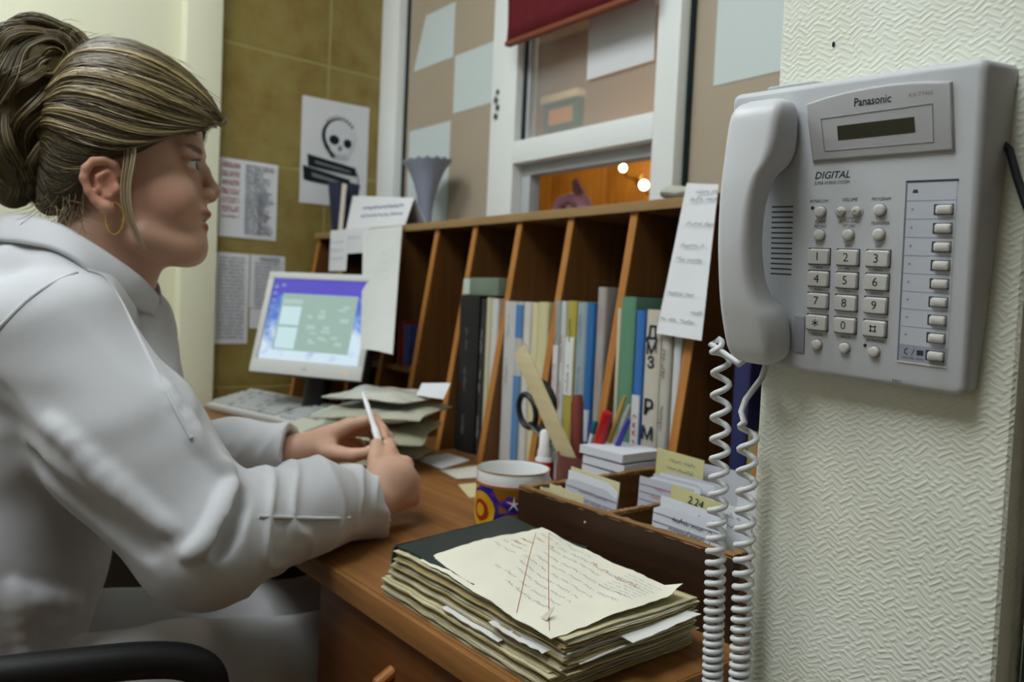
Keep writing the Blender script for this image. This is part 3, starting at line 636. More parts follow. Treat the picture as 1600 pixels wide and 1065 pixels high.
MB().prism([(x, y, rise(x, y) - 0.6) for x, y in ((59.7, 172.2), (113.0, 173.1), (111.8, 183.2), (58.6, 182.2))], (0, 0, 0.75)).build('screen', M_lcd, dsp, M=PM)
def ptxt(body, x, y, size, par=tel, m=M_print, z=0.12, **kw):
    return text('lettering', body, size, PM @ Matrix.Translation((x, y, z)) @ Matrix.Scale(1, 4), m, par, **kw)
# the extrude of the letters is in metres: flatten it again by the mm frame
ptxt('Panasonic', 83.5, 196.6, 7.6, dsp, M_inkdark, rise(83, 196) + 0.15, bold=0.12, sx=0.86)
ptxt('KX-T7465', 115.5, 197.0, 3.6, dsp, mat('grey_letters', rgb(120, 122, 128), 0.6), rise(115, 197) + 0.12)
ptxt('DIGITAL', 54.5, 148.3, 7.2, shear=0.25, bold=0.1, sx=1.0)
ptxt('SUPER HYBRID SYSTEM', 54.5, 143.0, 3.4, sx=0.78)
def rbtn(x, y, r=4.3):
    MB().lathe([(r + 0.5, 0.05), (r + 0.5, 0.25)], (x, y, 0), 20).build('button_well', mat('well', rgb(120, 122, 128), 0.6), tel, M=PM)
    return MB().lathe([(r, 0), (r, 1.8), (r * 0.93, 2.5), (r * 0.7, 2.9), (r * 0.3, 3.05)], (x, y, 0), 24).build('round_button', M_key, tel, smooth=True, M=PM, ang=60)
for (x, y, t, dy) in ((47, 122.4, 'INTERCOM', 7.6), (90.9, 123.2, 'PROGRAM', 7.4), (46.7, 105.6, 'FLASH/\nRECALL', 7.9), (68.8, 106.0, 'AUTO DIAL/\nSTORE', 7.7), (91.0, 106.5, 'TRANSFER', 7.4), (47.5, 23.6, 'REDIAL', 7.6), (69.4, 23.8, 'HOLD', 7.8), (91.4, 23.7, 'SP-PHONE', 7.8)):
    rbtn(x, y, 4.1 if y > 50 else 3.9)
    ln_ = t.split('\n')
    for q_, tt in enumerate(ln_): ptxt(tt, x + (0 if t != 'INTERCOM' else -2), y + dy + (0 if len(ln_) == 1 else 1.6 - 3.2 * q_), 3.3, shear=0.2, sx=0.86)
rings([(rrect(58, 79, 118.2, 127.2, 4.4), 0.02), (rrect(58, 79, 118.2, 127.2, 4.4), 0.5), (rrect(58.6, 78.4, 118.8, 126.6, 4), 0.6)], 'volume_rocker', mat('rocker', rgb(186, 188, 192), 0.45), tel)
rbtn(62.9, 122.6, 3.3); rbtn(74.1, 122.6, 3.3)
for sx_, x in ((1, 74.1), (-1, 62.9)):
    mb = MB(); ribbon(mb, [(x - 1.5, 122.6 - 0.7 * sx_, 3.2), (x, 122.6 + 0.8 * sx_, 3.2), (x + 1.5, 122.6 - 0.7 * sx_, 3.2)], 0.5, (0, 0, 1)); mb.build('arrow_mark', M_print, tel, M=PM)
ptxt('VOLUME', 68.5, 130.6, 3.5, shear=0.2, sx=0.86)
for x, y in ((40.2, 125.4), (84.3, 27.4)):
    MB().lathe([(1.25, 0), (1.25, 0.3), (0.7, 0.5)], (x, y, 0), 12).build('indicator_light', mat('led_dark', rgb(60, 40, 44), 0.3), tel, M=PM)
# twelve-key pad
kl = ['1', '2', '3', '4', '5', '6', '7', '8', '9', '*', '0', '#']; al = ['', 'ABC', 'DEF', 'GHI', 'JKL', 'MNO', 'PQRS', 'TUV', 'WXYZ', '', '', '']
for i in range(12):
    x = 47.1 + 22.0 * (i % 3); y = 89.8 - 16.45 * (i // 3)
    MB().box(x - 8.8, x + 8.8, y - 6.3, y + 6.3, 0.03, 0.18).build('key_well', mat('key_gap', rgb(70, 72, 78), 0.7), tel, M=PM)
    kk = rings([(rrect(x - 8.2, x + 8.2, y - 5.7, y + 5.7, 1.6, 3), 0), (rrect(x - 8.0, x + 8.0, y - 5.5, y + 5.5, 1.5, 3), 2.2), (rrect(x - 7.4, x + 7.4, y - 4.9, y + 4.9, 1.3, 3), 2.9), (rrect(x - 6.6, x + 6.6, y - 4.2, y + 4.2, 1.2, 3), 2.95)], 'key', M_key, tel)
    if kl[i] == '#':
        for q in range(4):
            a = q * math.pi / 2; mb = MB(); d = Vector((math.cos(a), math.sin(a), 0)); e = Vector((-d.y, d.x, 0)); c = Vector((x - 0.4, y, 3.05))
            ribbon(mb, [c + d * 1.6 - e * 2.6, c + d * 1.6 + e * 2.6], 0.75, (0, 0, 1)); mb.build('lettering', M_inkdark, kk, M=PM)
    elif kl[i] == '*':
        for q in range(3):
            a = math.pi / 2 + q * math.pi / 3; mb = MB(); d = Vector((math.cos(a), math.sin(a), 0)) * 2.7; c = Vector((x - 0.4, y, 3.05))
            ribbon(mb, [c - d, c + d], 0.7, (0, 0, 1)); mb.build('lettering', M_inkdark, kk, M=PM)
    else: ptxt(kl[i], x - 0.4, y, 8.8, kk, M_inkdark, 3.05, bold=0.0)
    if al[i]: ptxt(al[i], x, y + 8.3, 2.9)
# directory strip with nine line buttons
st = pbox('directory_strip', 0, 0, 0, 0, 0.02, 0.22, M_slip, tel, skew=[(108.6, 19.6), (140.1, 19.7), (140.1, 141.3), (108.0, 141.1)])
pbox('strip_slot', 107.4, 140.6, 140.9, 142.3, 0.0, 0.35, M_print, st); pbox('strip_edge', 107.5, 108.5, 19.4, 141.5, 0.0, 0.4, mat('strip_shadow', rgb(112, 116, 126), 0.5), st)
pbox('strip_edge', 107.6, 140.4, 18.6, 19.7, 0.0, 0.6, M_key, st); pbox('mode_field', 108.8, 140.0, 19.9, 31.6, 0.2, 0.32, mat('mode_grey', rgb(158, 163, 178), 0.5), st)
for k in range(9):
    y = 123 - 12.12 * k
    if k < 8:
        pbox('rule', 108.8, 140.0, y + 5.9, y + 6.2, 0.2, 0.34, mat('rule_line', rgb(140, 146, 164), 0.6), st)
        MB().lathe([(0.8, 0.2), (0.8, 0.34)], (112.6, y + 0.3, 0), 10).build('line_mark', mat('rule_line', (0, 0, 0)), st, M=PM)
    pbox('button_slot', 126.4, 138.6, y - 3.5, y + 3.5, 0.2, 0.42, M_print, st)
    rings([(rrect(128.2, 138.4, y - 3.0, y + 3.0, 1.2, 3), 0.2), (rrect(128.4, 138.2, y - 2.8, y + 2.8, 1.2, 3), 2.6), (rrect(129.2, 137.4, y - 2.0, y + 2.0, 1.0, 3), 3.2)], 'line_button', M_key, tel)
mb = MB(); mb.box(112.2, 115.8, 134.2, 135.2, .3, .36); mb.box(112.6, 115.4, 135.3, 136.3, .3, .36); mb.build('handset_symbol', M_print, st, M=PM)
mb = MB(); ribbon(mb, [(114.5, 29, .4), (112.6, 28, .4), (112.6, 25.6, .4), (114.6, 24.6, .4)], 0.8, (0, 0, 1)); ribbon(mb, [(117, 24.6, .4), (119, 29, .4)], 0.4, (0, 0, 1)); mb.box(120.5, 125, 25, 28.6, .3, .4); mb.build('mode_symbols', M_print, st, M=PM)
ptxt('AUTO DIAL / MUTE', 117.8, 22.3, 2.0, st, M_print, 0.4, sx=0.85)
ptxt('MIC', 108, 4.6, 3.4, sx=1.1)
# loudspeaker slots: flush dark bars, the shade of the grooves put into their colour
for k in range(14):
    y = 126.6 - 3.95 * k
    MB().box(6.2, 24.4, y - 0.62, y + 0.62, -1.0, 0.06).build('speaker_slot', mat('slot_shade', rgb(66, 70, 78), 0.7), tel, M=PM)
# handset
HS = [(6.5, 1, 16, 7, 20), (9, -6, 22, 2, 26), (16, -11.5, 27, 0.3, 32), (30, -13, 27.5, 0.2, 36), (46, -13.5, 25, 1.5, 39.5), (56, -13.5, 20.5, 10, 41.5), (68, -13.5, 17, 16, 43), (85, -13.5, 15, 19, 44.4), (106, -13.5, 14.5, 20, 45), (130, -13.5, 16, 18, 43.6), (148, -13.5, 20, 13, 41.4), (157, -13.5, 25, 5, 39.6), (168, -13.5, 28, 0.4, 37.4), (185, -13.4, 29, 0.2, 34), (196, -12.5, 28.5, 0.4, 31), (202, -10, 26, 2, 26), (205, -5, 21, 7, 19)]
HSi = []
for i in range(len(HS) - 1):
    for t in (0, 1 / 3, 2 / 3):
        p0, p1, p2, p3 = HS[max(i - 1, 0)], HS[i], HS[i + 1], HS[min(i + 2, len(HS) - 1)]
        HSi.append(tuple(0.5 * (2 * b + (c - a) * t + (2 * a - 5 * b + 4 * c - d) * t * t + (3 * b - a - 3 * c + d) * t ** 3) for a, b, c, d in zip(p0, p1, p2, p3)))
HSi.append(HS[-1]); V = []; Fc = []
for (y, xl, xr, zb, zf) in HSi:
    r = min(6.5, (xr - xl) / 2.3, (zf - zb) / 2.3)
    V += [(x, y, z) for x, z in rrect(xl, xr, zb, zf, r, 5)]
n = 24
for i in range(len(HSi) - 1):
    for k in range(n): Fc.append((i * n + k, i * n + (k + 1) % n, (i + 1) * n + (k + 1) % n, (i + 1) * n + k))
Fc += [tuple(range(n - 1, -1, -1)), tuple((len(HSi) - 1) * n + k for k in range(n))]
hs = MB().add(V, Fc).build('handset', M_hand, tel, smooth=True, M=PM, ang=70)
pbox('cradle_latch', 28, 37, 16, 44, 0.0, 1.2, mat('latch_grey', rgb(150, 152, 160), 0.5), tel, 0.0004)
# coiled cord: from the handset down past the desk end and up to the base
def coil(axis, pitch_f, R_f, r, per=14):
    ax = [Vector(p) for p in axis]; cum = [0]
    for a, b in zip(ax, ax[1:]): cum.append(cum[-1] + (b - a).length)
    L = cum[-1]; s = 0; ph = 0.6; pts = []
    u = Vector((0, 1, 0))
    while s < L:
        i = max(k for k in range(len(cum)) if cum[k] <= s + 1e-9); i = min(i, len(ax) - 2)
        t = (s - cum[i]) / (cum[i + 1] - cum[i]); p = ax[i].lerp(ax[i + 1], t); d = (ax[i + 1] - ax[i]).normalized()
        u = (u - d * u.dot(d)).normalized(); b = d.cross(u); R = R_f(s, L)
        pts.append(p + (u * math.cos(ph) + b * math.sin(ph)) * R)
        ph += 2 * math.pi / per; s += pitch_f(s, L) / per
    return pts
ax = [(-0.394, 0.538, 1.050), (-0.396, 0.546, 1.030), (-0.3955, 0.550, 0.959), (-0.394, 0.550, 0.877), (-0.389, 0.549, 0.761), (-0.387, 0.548, 0.60), (-0.386, 0.546, 0.47), (-0.383, 0.543, 0.438), (-0.375, 0.541, 0.425), (-0.367, 0.543, 0.438), (-0.363, 0.546, 0.47), (-0.362, 0.548, 0.60), (-0.363, 0.549, 0.772), (-0.366, 0.549, 0.885), (-0.369, 0.5495, 0.985)]
def pf(s, L):
    q = s if s < L / 2 else (L - s) + 0.045
    return float(np.interp(q, [0, 0.075, 0.15, 0.20, 0.245, 0.3], [0.0195, 0.0185, 0.0125, 0.0085, 0.0067, 0.0060]))
cp = coil(ax, pf, lambda s, L: 0.0066 * min(1, s / 0.012 + 0.15), 0.0026)
lead_a = [PM @ Vector((-2, 10, 16)), PM @ Vector((-9, 3, 17)), Vector((-0.402, 0.538, 1.046))]
lead_b = [Vector((-0.3765, 0.5495, 0.992)), Vector((-0.374, 0.551, 1.002)), PM @ Vector((-5, -12, -8)), PM @ Vector((-1, 2, -9))]
pts = lead_a + cp + lead_b
cordo = MB().tube(pts, 0.0026, 7).build('handset_cord', mat('cord_plastic', rgb(206, 208, 210), 0.38, 0.4), tel, smooth=True, ang=80)
# black wall cable right of the telephone
MB().tube([(-0.216, 0.5695, 1.20), (-0.2, 0.5690, 1.185), (-0.195, 0.5695, 1.168), (-0.1885, 0.5690, 1.150), (-0.181, 0.5685, 1.132), (-0.178, 0.572, 1.10), (-0.1795, 0.60, 1.06), (-0.18, 0.606, 0.9), (-0.18, 0.606, 0.3)], 0.0026, 8).build('wall_cable', mat('cable_black', rgb(38, 42, 46), 0.45), None, 'black cable hanging from behind the right edge of the telephone', 'cable', smooth=True)
# ================================================================== things on the shelf top and the papers hung from it
ZS = ZT + 0.017
def hang(name, cs, label, lines, seed, m=M_paper, out=None, ink=M_ink, h=0.006, cat='paper'):
    t = empty(name, (Vector(cs[0]) + Vector(cs[1])) / 2, label, cat)
    mb = MB(); nr = sheet(mb, cs, wave=0.002, seed=seed, out=out); mb.build('sheet', m, t, smooth=True)
    ex = (Vector(cs[1]) - Vector(cs[0])); w_ = ex.length; ex.normalize(); ey = (Vector(cs[3]) - Vector(cs[0])); hh = ey.length; ey.normalize()
    Mx = frame(Vector(cs[0]) + nr * 0.0032, ex, ey, nr); mk = MB(); R = random.Random(seed)
    for (fx, fy, fl) in lines: scribble(mk, Mx, fx * w_, fy * hh, fl * w_, h, 0.0011, R.randint(0, 9999))
    if lines: mk.build('handwriting', ink, t)
    return t
hang('taped_list', [(-0.836, 0.976, 1.036), (-0.742, 0.970, 1.030), (-0.758, 1.012, 1.272), (-0.826, 1.018, 1.281)], 'handwritten list on white paper taped to the shelf beside the telephone',
     [(0.30, 0.93, 0.5), (0.2, 0.88, 0.6), (0.2, 0.72, 0.7), (0.2, 0.58, 0.5), (0.15, 0.49, 0.6), (0.1, 0.27, 0.6), (0.05, 0.1, 0.85), (0.7, 0.16, 0.25)], 5)
hang('hanging_paper', [(-1.592, 0.850, 0.957), (-1.445, 0.850, 0.955), (-1.706, 1.014, 1.258), (-1.905, 1.014, 1.256)], 'long curling white sheet hanging from the shelf top over the edge of the monitor', [(0.7, 0.2 + 0.07 * k, 0.2) for k in range(9)], 11,
     out=lambda u, v: 0.006 * (1 - v) * math.sin(u * 3.1), m=mat('grey_white_paper', rgb(206, 208, 206), 0.8, noise=0.1, nscale=8), ink=mat('faint_print', rgb(170, 172, 176), 0.8))
hang('hanging_paper', [(-2.110, 1.016, 1.146), (-2.000, 1.016, 1.146), (-2.000, 1.018, 1.262), (-2.108, 1.018, 1.263)], 'short white sheet pinned at the far end of the shelf top', [(0.1, 0.7, 0.7), (0.1, 0.5, 0.7), (0.1, 0.3, 0.7)], 12)
hang('hanging_paper', [(-2.000, 1.014, 1.194), (-1.890, 1.014, 1.194), (-1.888, 1.016, 1.262), (-2.000, 1.016, 1.264)], 'strip of white paper between the two sheets hanging above the monitor', [(0.1, 0.6, 0.7)], 13)
# folded card stand with two printed lines
cs_ = empty('tent_card', (-1.93, 1.07, ZS), 'white folded tent card with two printed lines on the shelf top', 'card')
mb = MB(); nr = sheet(mb, [(-2.08, 1.05, ZS), (-1.755, 1.05, ZS), (-1.765, 1.085, 1.338), (-2.115, 1.085, 1.372)], wave=0.0015); mb.build('front_face', M_paper, cs_, smooth=True)
mb = MB(); sheet(mb, [(-1.755, 1.125, ZS), (-2.08, 1.125, ZS), (-2.115, 1.088, 1.371), (-1.765, 1.088, 1.337)], wave=0.001); mb.build('back_face', M_paper, cs_, smooth=True)
Mx = frame((-2.05, 1.058, ZS + 0.02), Vector((1, 0, -0.03)).normalized(), Vector((0, 0.33, 0.94)), Vector((0, -0.94, 0.33)))
mb = MB(); scribble(mb, Mx, 0.03, 0.050, 0.22, 0.010, 0.0026, 3, lambda x, y: 0.0015, gaps=False); scribble(mb, Mx, 0.03, 0.025, 0.23, 0.010, 0.0026, 4, lambda x, y: 0.0015, gaps=False); mb.build('lettering', M_inkblue, cs_)
# navy pen pot
np_ = empty('pen_pot', (-2.17, 1.07, ZS), 'dark navy tapering pot at the far end of the shelf top', 'pot')
pf_ = [(0.030, 0), (0.032, 0.004), (0.050, 0.150), (0.047, 0.150), (0.029, 0.006)]
MB().lathe(pf_, (-2.17, 1.085, ZS), 8).build('pot', mat('navy_plastic', rgb(44, 48, 72), 0.45), np_, smooth=True, ang=40)
mb = MB(); sheet(mb, [(-2.118, 1.045, ZS), (-2.10, 1.050, ZS), (-2.10, 1.06, 1.40), (-2.125, 1.055, 1.405)]); mb.build('paper_sheet', mat('cream_paper', rgb(206, 200, 186), 0.8), None, 'narrow cream paper standing between the navy pot and the tent card', 'paper')
# fluted fan vase
vs_ = empty('glass_vase', (-1.86, 1.185, ZS), 'fluted grey blue glass vase flaring at the top, on the shelf', 'vase')
V = []; Fc = []; seg = 48
prof = [(0.030, 0), (0.028, 0.01), (0.022, 0.03), (0.024, 0.06), (0.032, 0.10), (0.046, 0.14), (0.066, 0.175), (0.090, 0.200)]
for lay in (0, 1):
    for (r, z) in (prof if lay == 0 else [(r - 0.004, z + 0.004) for r, z in prof[::-1]]):
        for k in range(seg):
            a = 2 * math.pi * k / seg; rr = r * (1 + 0.03 * math.cos(16 * a)); V.append((-1.872 + rr * math.cos(a), 1.186 + 0.62 * rr * math.sin(a), ZS + z * (0.985 + 0.015 * math.cos(16 * a))))
for i in range(2 * len(prof) - 1):
    for k in range(seg): Fc.append((i * seg + k, i * seg + (k + 1) % seg, (i + 1) * seg + (k + 1) % seg, (i + 1) * seg + k))
MB().add(V, Fc).build('bowl', mat('smoky_glass', rgb(150, 156, 176), 0.15, 0.5, alpha=0.8), vs_, smooth=True, ang=60)
# made-up pink form for an unclear hand-like blur behind the hatch, small grey stone at the shelf end
dk = mat('dusky_pink', rgb(132, 88, 100), 0.7)
og = empty('pink_placeholder', (-1.46, 1.36, 1.20), 'made-up dusky pink hand-like ornament on the ledge behind the open hatch', 'placeholder')
MB().tube([(-1.52, 1.36, 1.30), (-1.50, 1.36, 1.338), (-1.46, 1.36, 1.345), (-1.425, 1.36, 1.336), (-1.41, 1.36, 1.31)], [0.02, 0.018, 0.017, 0.02, 0.024], 12).build('body', dk, og, smooth=True)
MB().tube([(-1.425, 1.36, 1.33), (-1.44, 1.36, 1.36), (-1.455, 1.36, 1.39)], [0.018, 0.014, 0.009], 12).build('prong', dk, og, smooth=True)
MB().tube([(-1.46, 1.36, 1.20), (-1.46, 1.36, 1.33)], [0.025, 0.016], 12).build('stem', dk, og, smooth=True)
MB().box(-1.60, -1.137, 1.33, 1.40, 1.185, 1.20).build('hatch_ledge', M_shelftop, win, bevel=0.002)
V = MB().sphere((-0.865, 1.06, ZS + 0.012), (0.045, 0.03, 0.014), 14, 8)
V.v = [(x + 0.004 * math.sin(60 * y), y, z + 0.003 * math.sin(90 * x)) for x, y, z in V.v]
V.build('crumpled_paper', mat('grey_scrap', rgb(176, 176, 166), 0.8), None, 'small flat grey crumpled scrap on the near end of the shelf top', 'paper', smooth=True)
# ================================================================== papers on the tiled wall
def wallpaper_sheet(y0, y1, z0, z1, label, name='wall_notice', dz=0.0):
    t = empty(name, (XT + 0.002, (y0 + y1) / 2, z0), label, 'notice')
    mb = MB(); sheet(mb, [(XT + 0.0025, y0, z0), (XT + 0.0025, y1, z0 + dz), (XT + 0.0025, y1, z1 + dz), (XT + 0.0025, y0, z1)], wave=0.001, seed=int(y0 * 100)); mb.build('sheet', M_paper, t, smooth=True)
    return t
WM = lambda y, z: frame((XT + 0.0042, y, z), Vector((0, 1, 0)), Vector((0, 0, 1)), Vector((1, 0, 0)))
t = wallpaper_sheet(0.749, 0.917, 1.230, 1.452, 'notice with pink headings and rows of print, directly beside the door casing')
a, b, c = MB(), MB(), MB(); R = random.Random(2)
for k in range(24):
    z = 1.437 - k * 0.0083
    if k < 19: scribble(b, WM(0.755, z), 0, 0, 0.05, 0.005, 0.0032, k, gaps=True) if k % 3 < 2 else None
    scribble(a, WM(0.82, z), 0, 0, R.uniform(0.05, 0.085), 0.005, 0.0030, 40 + k)
    if k > 8: scribble(c, WM(0.86, z), 0, 0, R.uniform(0.02, 0.05), 0.004, 0.0022, 80 + k)
a.build('printed_rows', mat('pale_print', rgb(160, 164, 182), 0.8), t); b.build('pink_headings', M_inkpink, t); c.build('handwriting', M_inkblue, t)
t = wallpaper_sheet(0.741, 0.840, 0.925, 1.185, 'tall white notice low on the tiles, left of the monitor')
a = MB()
for k in range(22): scribble(a, WM(0.752, 1.17 - k * 0.0108), 0, 0, 0.075, 0.005, 0.0024, 140 + k)
a.build('printed_rows', MATS['pale_print'], t)
t = wallpaper_sheet(0.843, 0.947, 1.030, 1.185, 'white notice half hidden behind the top of the monitor')
a = MB(); a.box(XT + 0.003, XT + 0.0045, 0.87, 0.93, 1.17, 1.18)
for k in range(12): scribble(a, WM(0.855, 1.16 - k * 0.0108), 0, 0, 0.08, 0.005, 0.0024, 180 + k)
a.build('printed_rows', MATS['pale_print'], t)
t = wallpaper_sheet(0.845, 0.90, 0.97, 1.028, 'scrap of white paper below the notice behind the monitor')
# drawing of a skull on a pile of books
t = wallpaper_sheet(0.985, 1.210, 1.352, 1.671, 'white poster with a black drawing of a skull resting on books', 'poster', dz=0.004)
def blob(pts, m, name, x=0.0045):
    MB().prism([(XT + x, y, z) for y, z in pts], (0.0003, 0, 0)).build(name, m, t)
el = lambda cy, cz, ry, rz, n=20, rot=0: [(cy + ry * math.cos(2 * math.pi * k / n) * math.cos(rot) - rz * math.sin(2 * math.pi * k / n) * math.sin(rot), cz + ry * math.cos(2 * math.pi * k / n) * math.sin(rot) + rz * math.sin(2 * math.pi * k / n) * math.cos(rot)) for k in range(n)]
BLK = mat('black_ink', rgb(34, 38, 44), 0.8, 0.1); GRYI = mat('ink_wash', rgb(120, 126, 132), 0.8, 0.1); WHT = mat('bare_paper', rgb(214, 216, 222), 0.8)
blob(el(1.105, 1.565, 0.055, 0.055), BLK, 'skull_outline', 0.0040); blob(el(1.112, 1.567, 0.050, 0.051), WHT, 'skull_face', 0.0044); blob(el(1.112, 1.525, 0.034, 0.024), WHT, 'skull_jaw', 0.0045)
for k in range(9):
    a_ = math.radians(40 + 12 * k); mb = MB(); ribbon(mb, [(XT + 0.0052, 1.108 + 0.05 * math.cos(a_), 1.567 + 0.05 * math.sin(a_)), (XT + 0.0052, 1.108 + 0.062 * math.cos(a_), 1.567 + 0.064 * math.sin(a_))], 0.004, (1, 0, 0)); mb.build('pen_stroke', BLK, t)
blob(el(1.092, 1.555, 0.017, 0.015), BLK, 'eye_socket', 0.0048); blob(el(1.137, 1.550, 0.014, 0.014), BLK, 'eye_socket', 0.0048); blob(el(1.112, 1.532, 0.007, 0.009), GRYI, 'nose_socket', 0.0048); blob([(1.055, 1.565), (1.072, 1.53), (1.10, 1.505), (1.085, 1.50), (1.060, 1.53)], BLK, 'shading', 0.0048)
for k in range(6): mb = MB(); ribbon(mb, [(XT + 0.0052, 1.092 + 0.008 * k, 1.517), (XT + 0.0052, 1.092 + 0.008 * k, 1.502)], 0.0015, (1, 0, 0)); mb.build('tooth_line', GRYI, t)
for (y0, y1, z0, h_, sl, m_) in ((1.005, 1.168, 1.500, 0.036, -0.13, BLK), (1.03, 1.150, 1.483, 0.008, -0.13, GRYI), (0.992, 1.15, 1.464, 0.042, -0.15, BLK), (1.02, 1.135, 1.446, 0.012, -0.16, GRYI)):
    blob([(y0, z0), (y1, z0 + sl * (y1 - y0)), (y1, z0 + sl * (y1 - y0) - h_ * 0.7), (y0 + 0.004, z0 - h_)], m_, 'book_drawing', 0.0050 if m_ is BLK else 0.0054)
mb = MB(); ribbon(mb, [(XT + 0.0052, 1.168, 1.47), (XT + 0.0052, 1.178, 1.445), (XT + 0.0052, 1.176, 1.425)], 0.003, (1, 0, 0)); mb.build('pen_stroke', BLK, t)
# ================================================================== monitor, keyboard, mouse
mo = Vector((-1.953, 0.735, 0.8752)); mr_ = Vector((-1.663, 0.895, 0.8733)); ex = (mr_ - mo).normalized(); W = (mr_ - mo).length
up0 = Vector((0, 0, 1)); nrm = ex.cross(up0).normalized(); ti = math.radians(15); ey = (up0 * math.cos(ti) - nrm * math.sin(ti)).normalized(); ey = (ey - ex * ey.dot(ex)).normalized(); ez = ex.cross(ey)
MM = frame(mo, ex, ey, ez); H = 0.263
mon = empty('computer_monitor', (-1.93, 0.93, DZ), 'light grey flat monitor showing a blue desktop, at the far end of the desk', 'monitor')
M_bez = mat('monitor_grey', rgb(204, 206, 204), 0.45, 0.35)
MB().box(0, W, 0, H, -0.035, -0.001).build('casing', mat('monitor_back', rgb(48, 48, 50), 0.5), mon, M=MM, bevel=0.004)
b0 = 0.017
for (x0, x1, y0, y1) in ((0, W, 0, 0.036), (0, W, H - b0, H), (0, b0, 0.036, H - b0), (W - b0, W, 0.036, H - b0)): MB().box(x0, x1, y0, y1, -0.001, 0.006).build('bezel', M_bez, mon, M=MM, bevel=0.002)
def emis(name, c, s=1.0): return mat(name, (0.02, 0.02, 0.02), 0.3, 0.4, emit=c, estr=s)
def scr_mat():
    M = bpy.data.materials.new('screen_picture'); M.use_nodes = True; nt = M.node_tree; B = nt.nodes['Principled BSDF']; B.inputs['Base Color'].default_value = (0.02, 0.02, 0.02, 1); B.inputs['Roughness'].default_value = 0.3
    tc = nt.nodes.new('ShaderNodeTexCoord'); sp = nt.nodes.new('ShaderNodeSeparateXYZ'); nt.links.new(tc.outputs['Generated'], sp.inputs[0])
    n = nt.nodes.new('ShaderNodeTexNoise'); n.inputs['Scale'].default_value = 5; n.inputs['Detail'].default_value = 4; nt.links.new(tc.outputs['Generated'], n.inputs[0])
    ad = nt.nodes.new('ShaderNodeMath'); ad.operation = 'MULTIPLY_ADD'; ad.inputs[1].default_value = 0.9; nt.links.new(n.outputs[0], ad.inputs[0])
    mu = nt.nodes.new('ShaderNodeMath'); mu.operation = 'MULTIPLY_ADD'; mu.inputs[1].default_value = -0.62; mu.inputs[2].default_value = 0.42; nt.links.new(sp.outputs['Z'], mu.inputs[0]); nt.links.new(mu.outputs[0], ad.inputs[2])
    r = nt.nodes.new('ShaderNodeValToRGB'); r.color_ramp.elements[0].position = 0.32; r.color_ramp.elements[1].position = 0.75
    r.color_ramp.elements[0].color = (*rgb(74, 72, 192), 1); r.color_ramp.elements[1].color = (*rgb(216, 236, 250), 1); e = r.color_ramp.elements.new(0.52); e.color = (*rgb(96, 140, 220), 1)
    nt.links.new(ad.outputs[0], r.inputs[0]); nt.links.new(r.outputs[0], B.inputs['Emission Color']); B.inputs['Emission Strength'].default_value = 0.9
    return M
sx0, sx1, sy0, sy1 = b0, W - b0, 0.036, H - b0
scr = MB().box(sx0, sx1, sy0, sy1, -0.0005, 0.0005).build('screen', scr_mat(), mon, M=MM)
sw, sh_ = sx1 - sx0, sy1 - sy0
def sr(n, u0, u1, v0, v1, m, z=0.001): MB().box(sx0 + u0 * sw, sx0 + u1 * sw, sy0 + v0 * sh_, sy0 + v1 * sh_, 0.0005, z).build(n, m, scr, M=MM)
sr('title_band', 0.0, 1.0, 0.80, 1.0, emis('scr_violet', rgb(88, 78, 198), 0.9), 0.0008)
E1 = emis('scr_greygreen', rgb(158, 186, 176), 0.9); E2 = emis('scr_pale', rgb(200, 228, 232), 0.95); E3 = emis('scr_mid', rgb(178, 206, 200), 0.9)
sr('program_window', 0.12, 0.88, 0.12, 0.82, E1, 0.0011); sr('window_list', 0.14, 0.34, 0.14, 0.40, E2, 0.0014); sr('window_list', 0.14, 0.34, 0.43, 0.66, E2, 0.0014); sr('window_list', 0.14, 0.34, 0.69, 0.75, E3, 0.0014)
R = random.Random(4)
for k in range(16):
    u = R.uniform(0.4, 0.78); v = R.uniform(0.16, 0.74); sr('window_item', u, u + R.uniform(0.03, 0.09), v, v + R.uniform(0.02, 0.06), E3, 0.0014)
for k in range(8): sr('desktop_icon', 0.015, 0.055, 0.88 - k * 0.085, 0.92 - k * 0.085, emis('scr_icon', rgb(120, 150, 190), 0.9), 0.0014)
sr('desktop_icon', 0.09, 0.13, 0.90, 0.94, MATS['scr_icon'], 0.0014)
MB().lathe([(0.004, 0), (0.004, 0.0015)], (W - 0.045, 0.016, 0.006), 12).build('power_light', emis('amber', rgb(230, 190, 110), 1.0), mon, M=MM)
text('maker_mark', 'LG', 0.012, MM @ Matrix.Translation((W / 2, 0.017, 0.0064)), M_ink, mon)
c0 = MM @ Vector((W / 2, 0.06, -0.035)); MB().tube([c0, c0 + Vector((-0.02, 0.02, -0.04)), (c0.x - 0.03, c0.y + 0.012, DZ + 0.02)], [0.03, 0.033, 0.035], 14).build('neck', M_black, mon, smooth=True)
MB().lathe([(0.078, 0), (0.078, 0.008), (0.068, 0.014), (0.04, 0.020)], (c0.x - 0.03, c0.y + 0.005, DZ), 32).build('stand_base', M_black, mon, smooth=True)
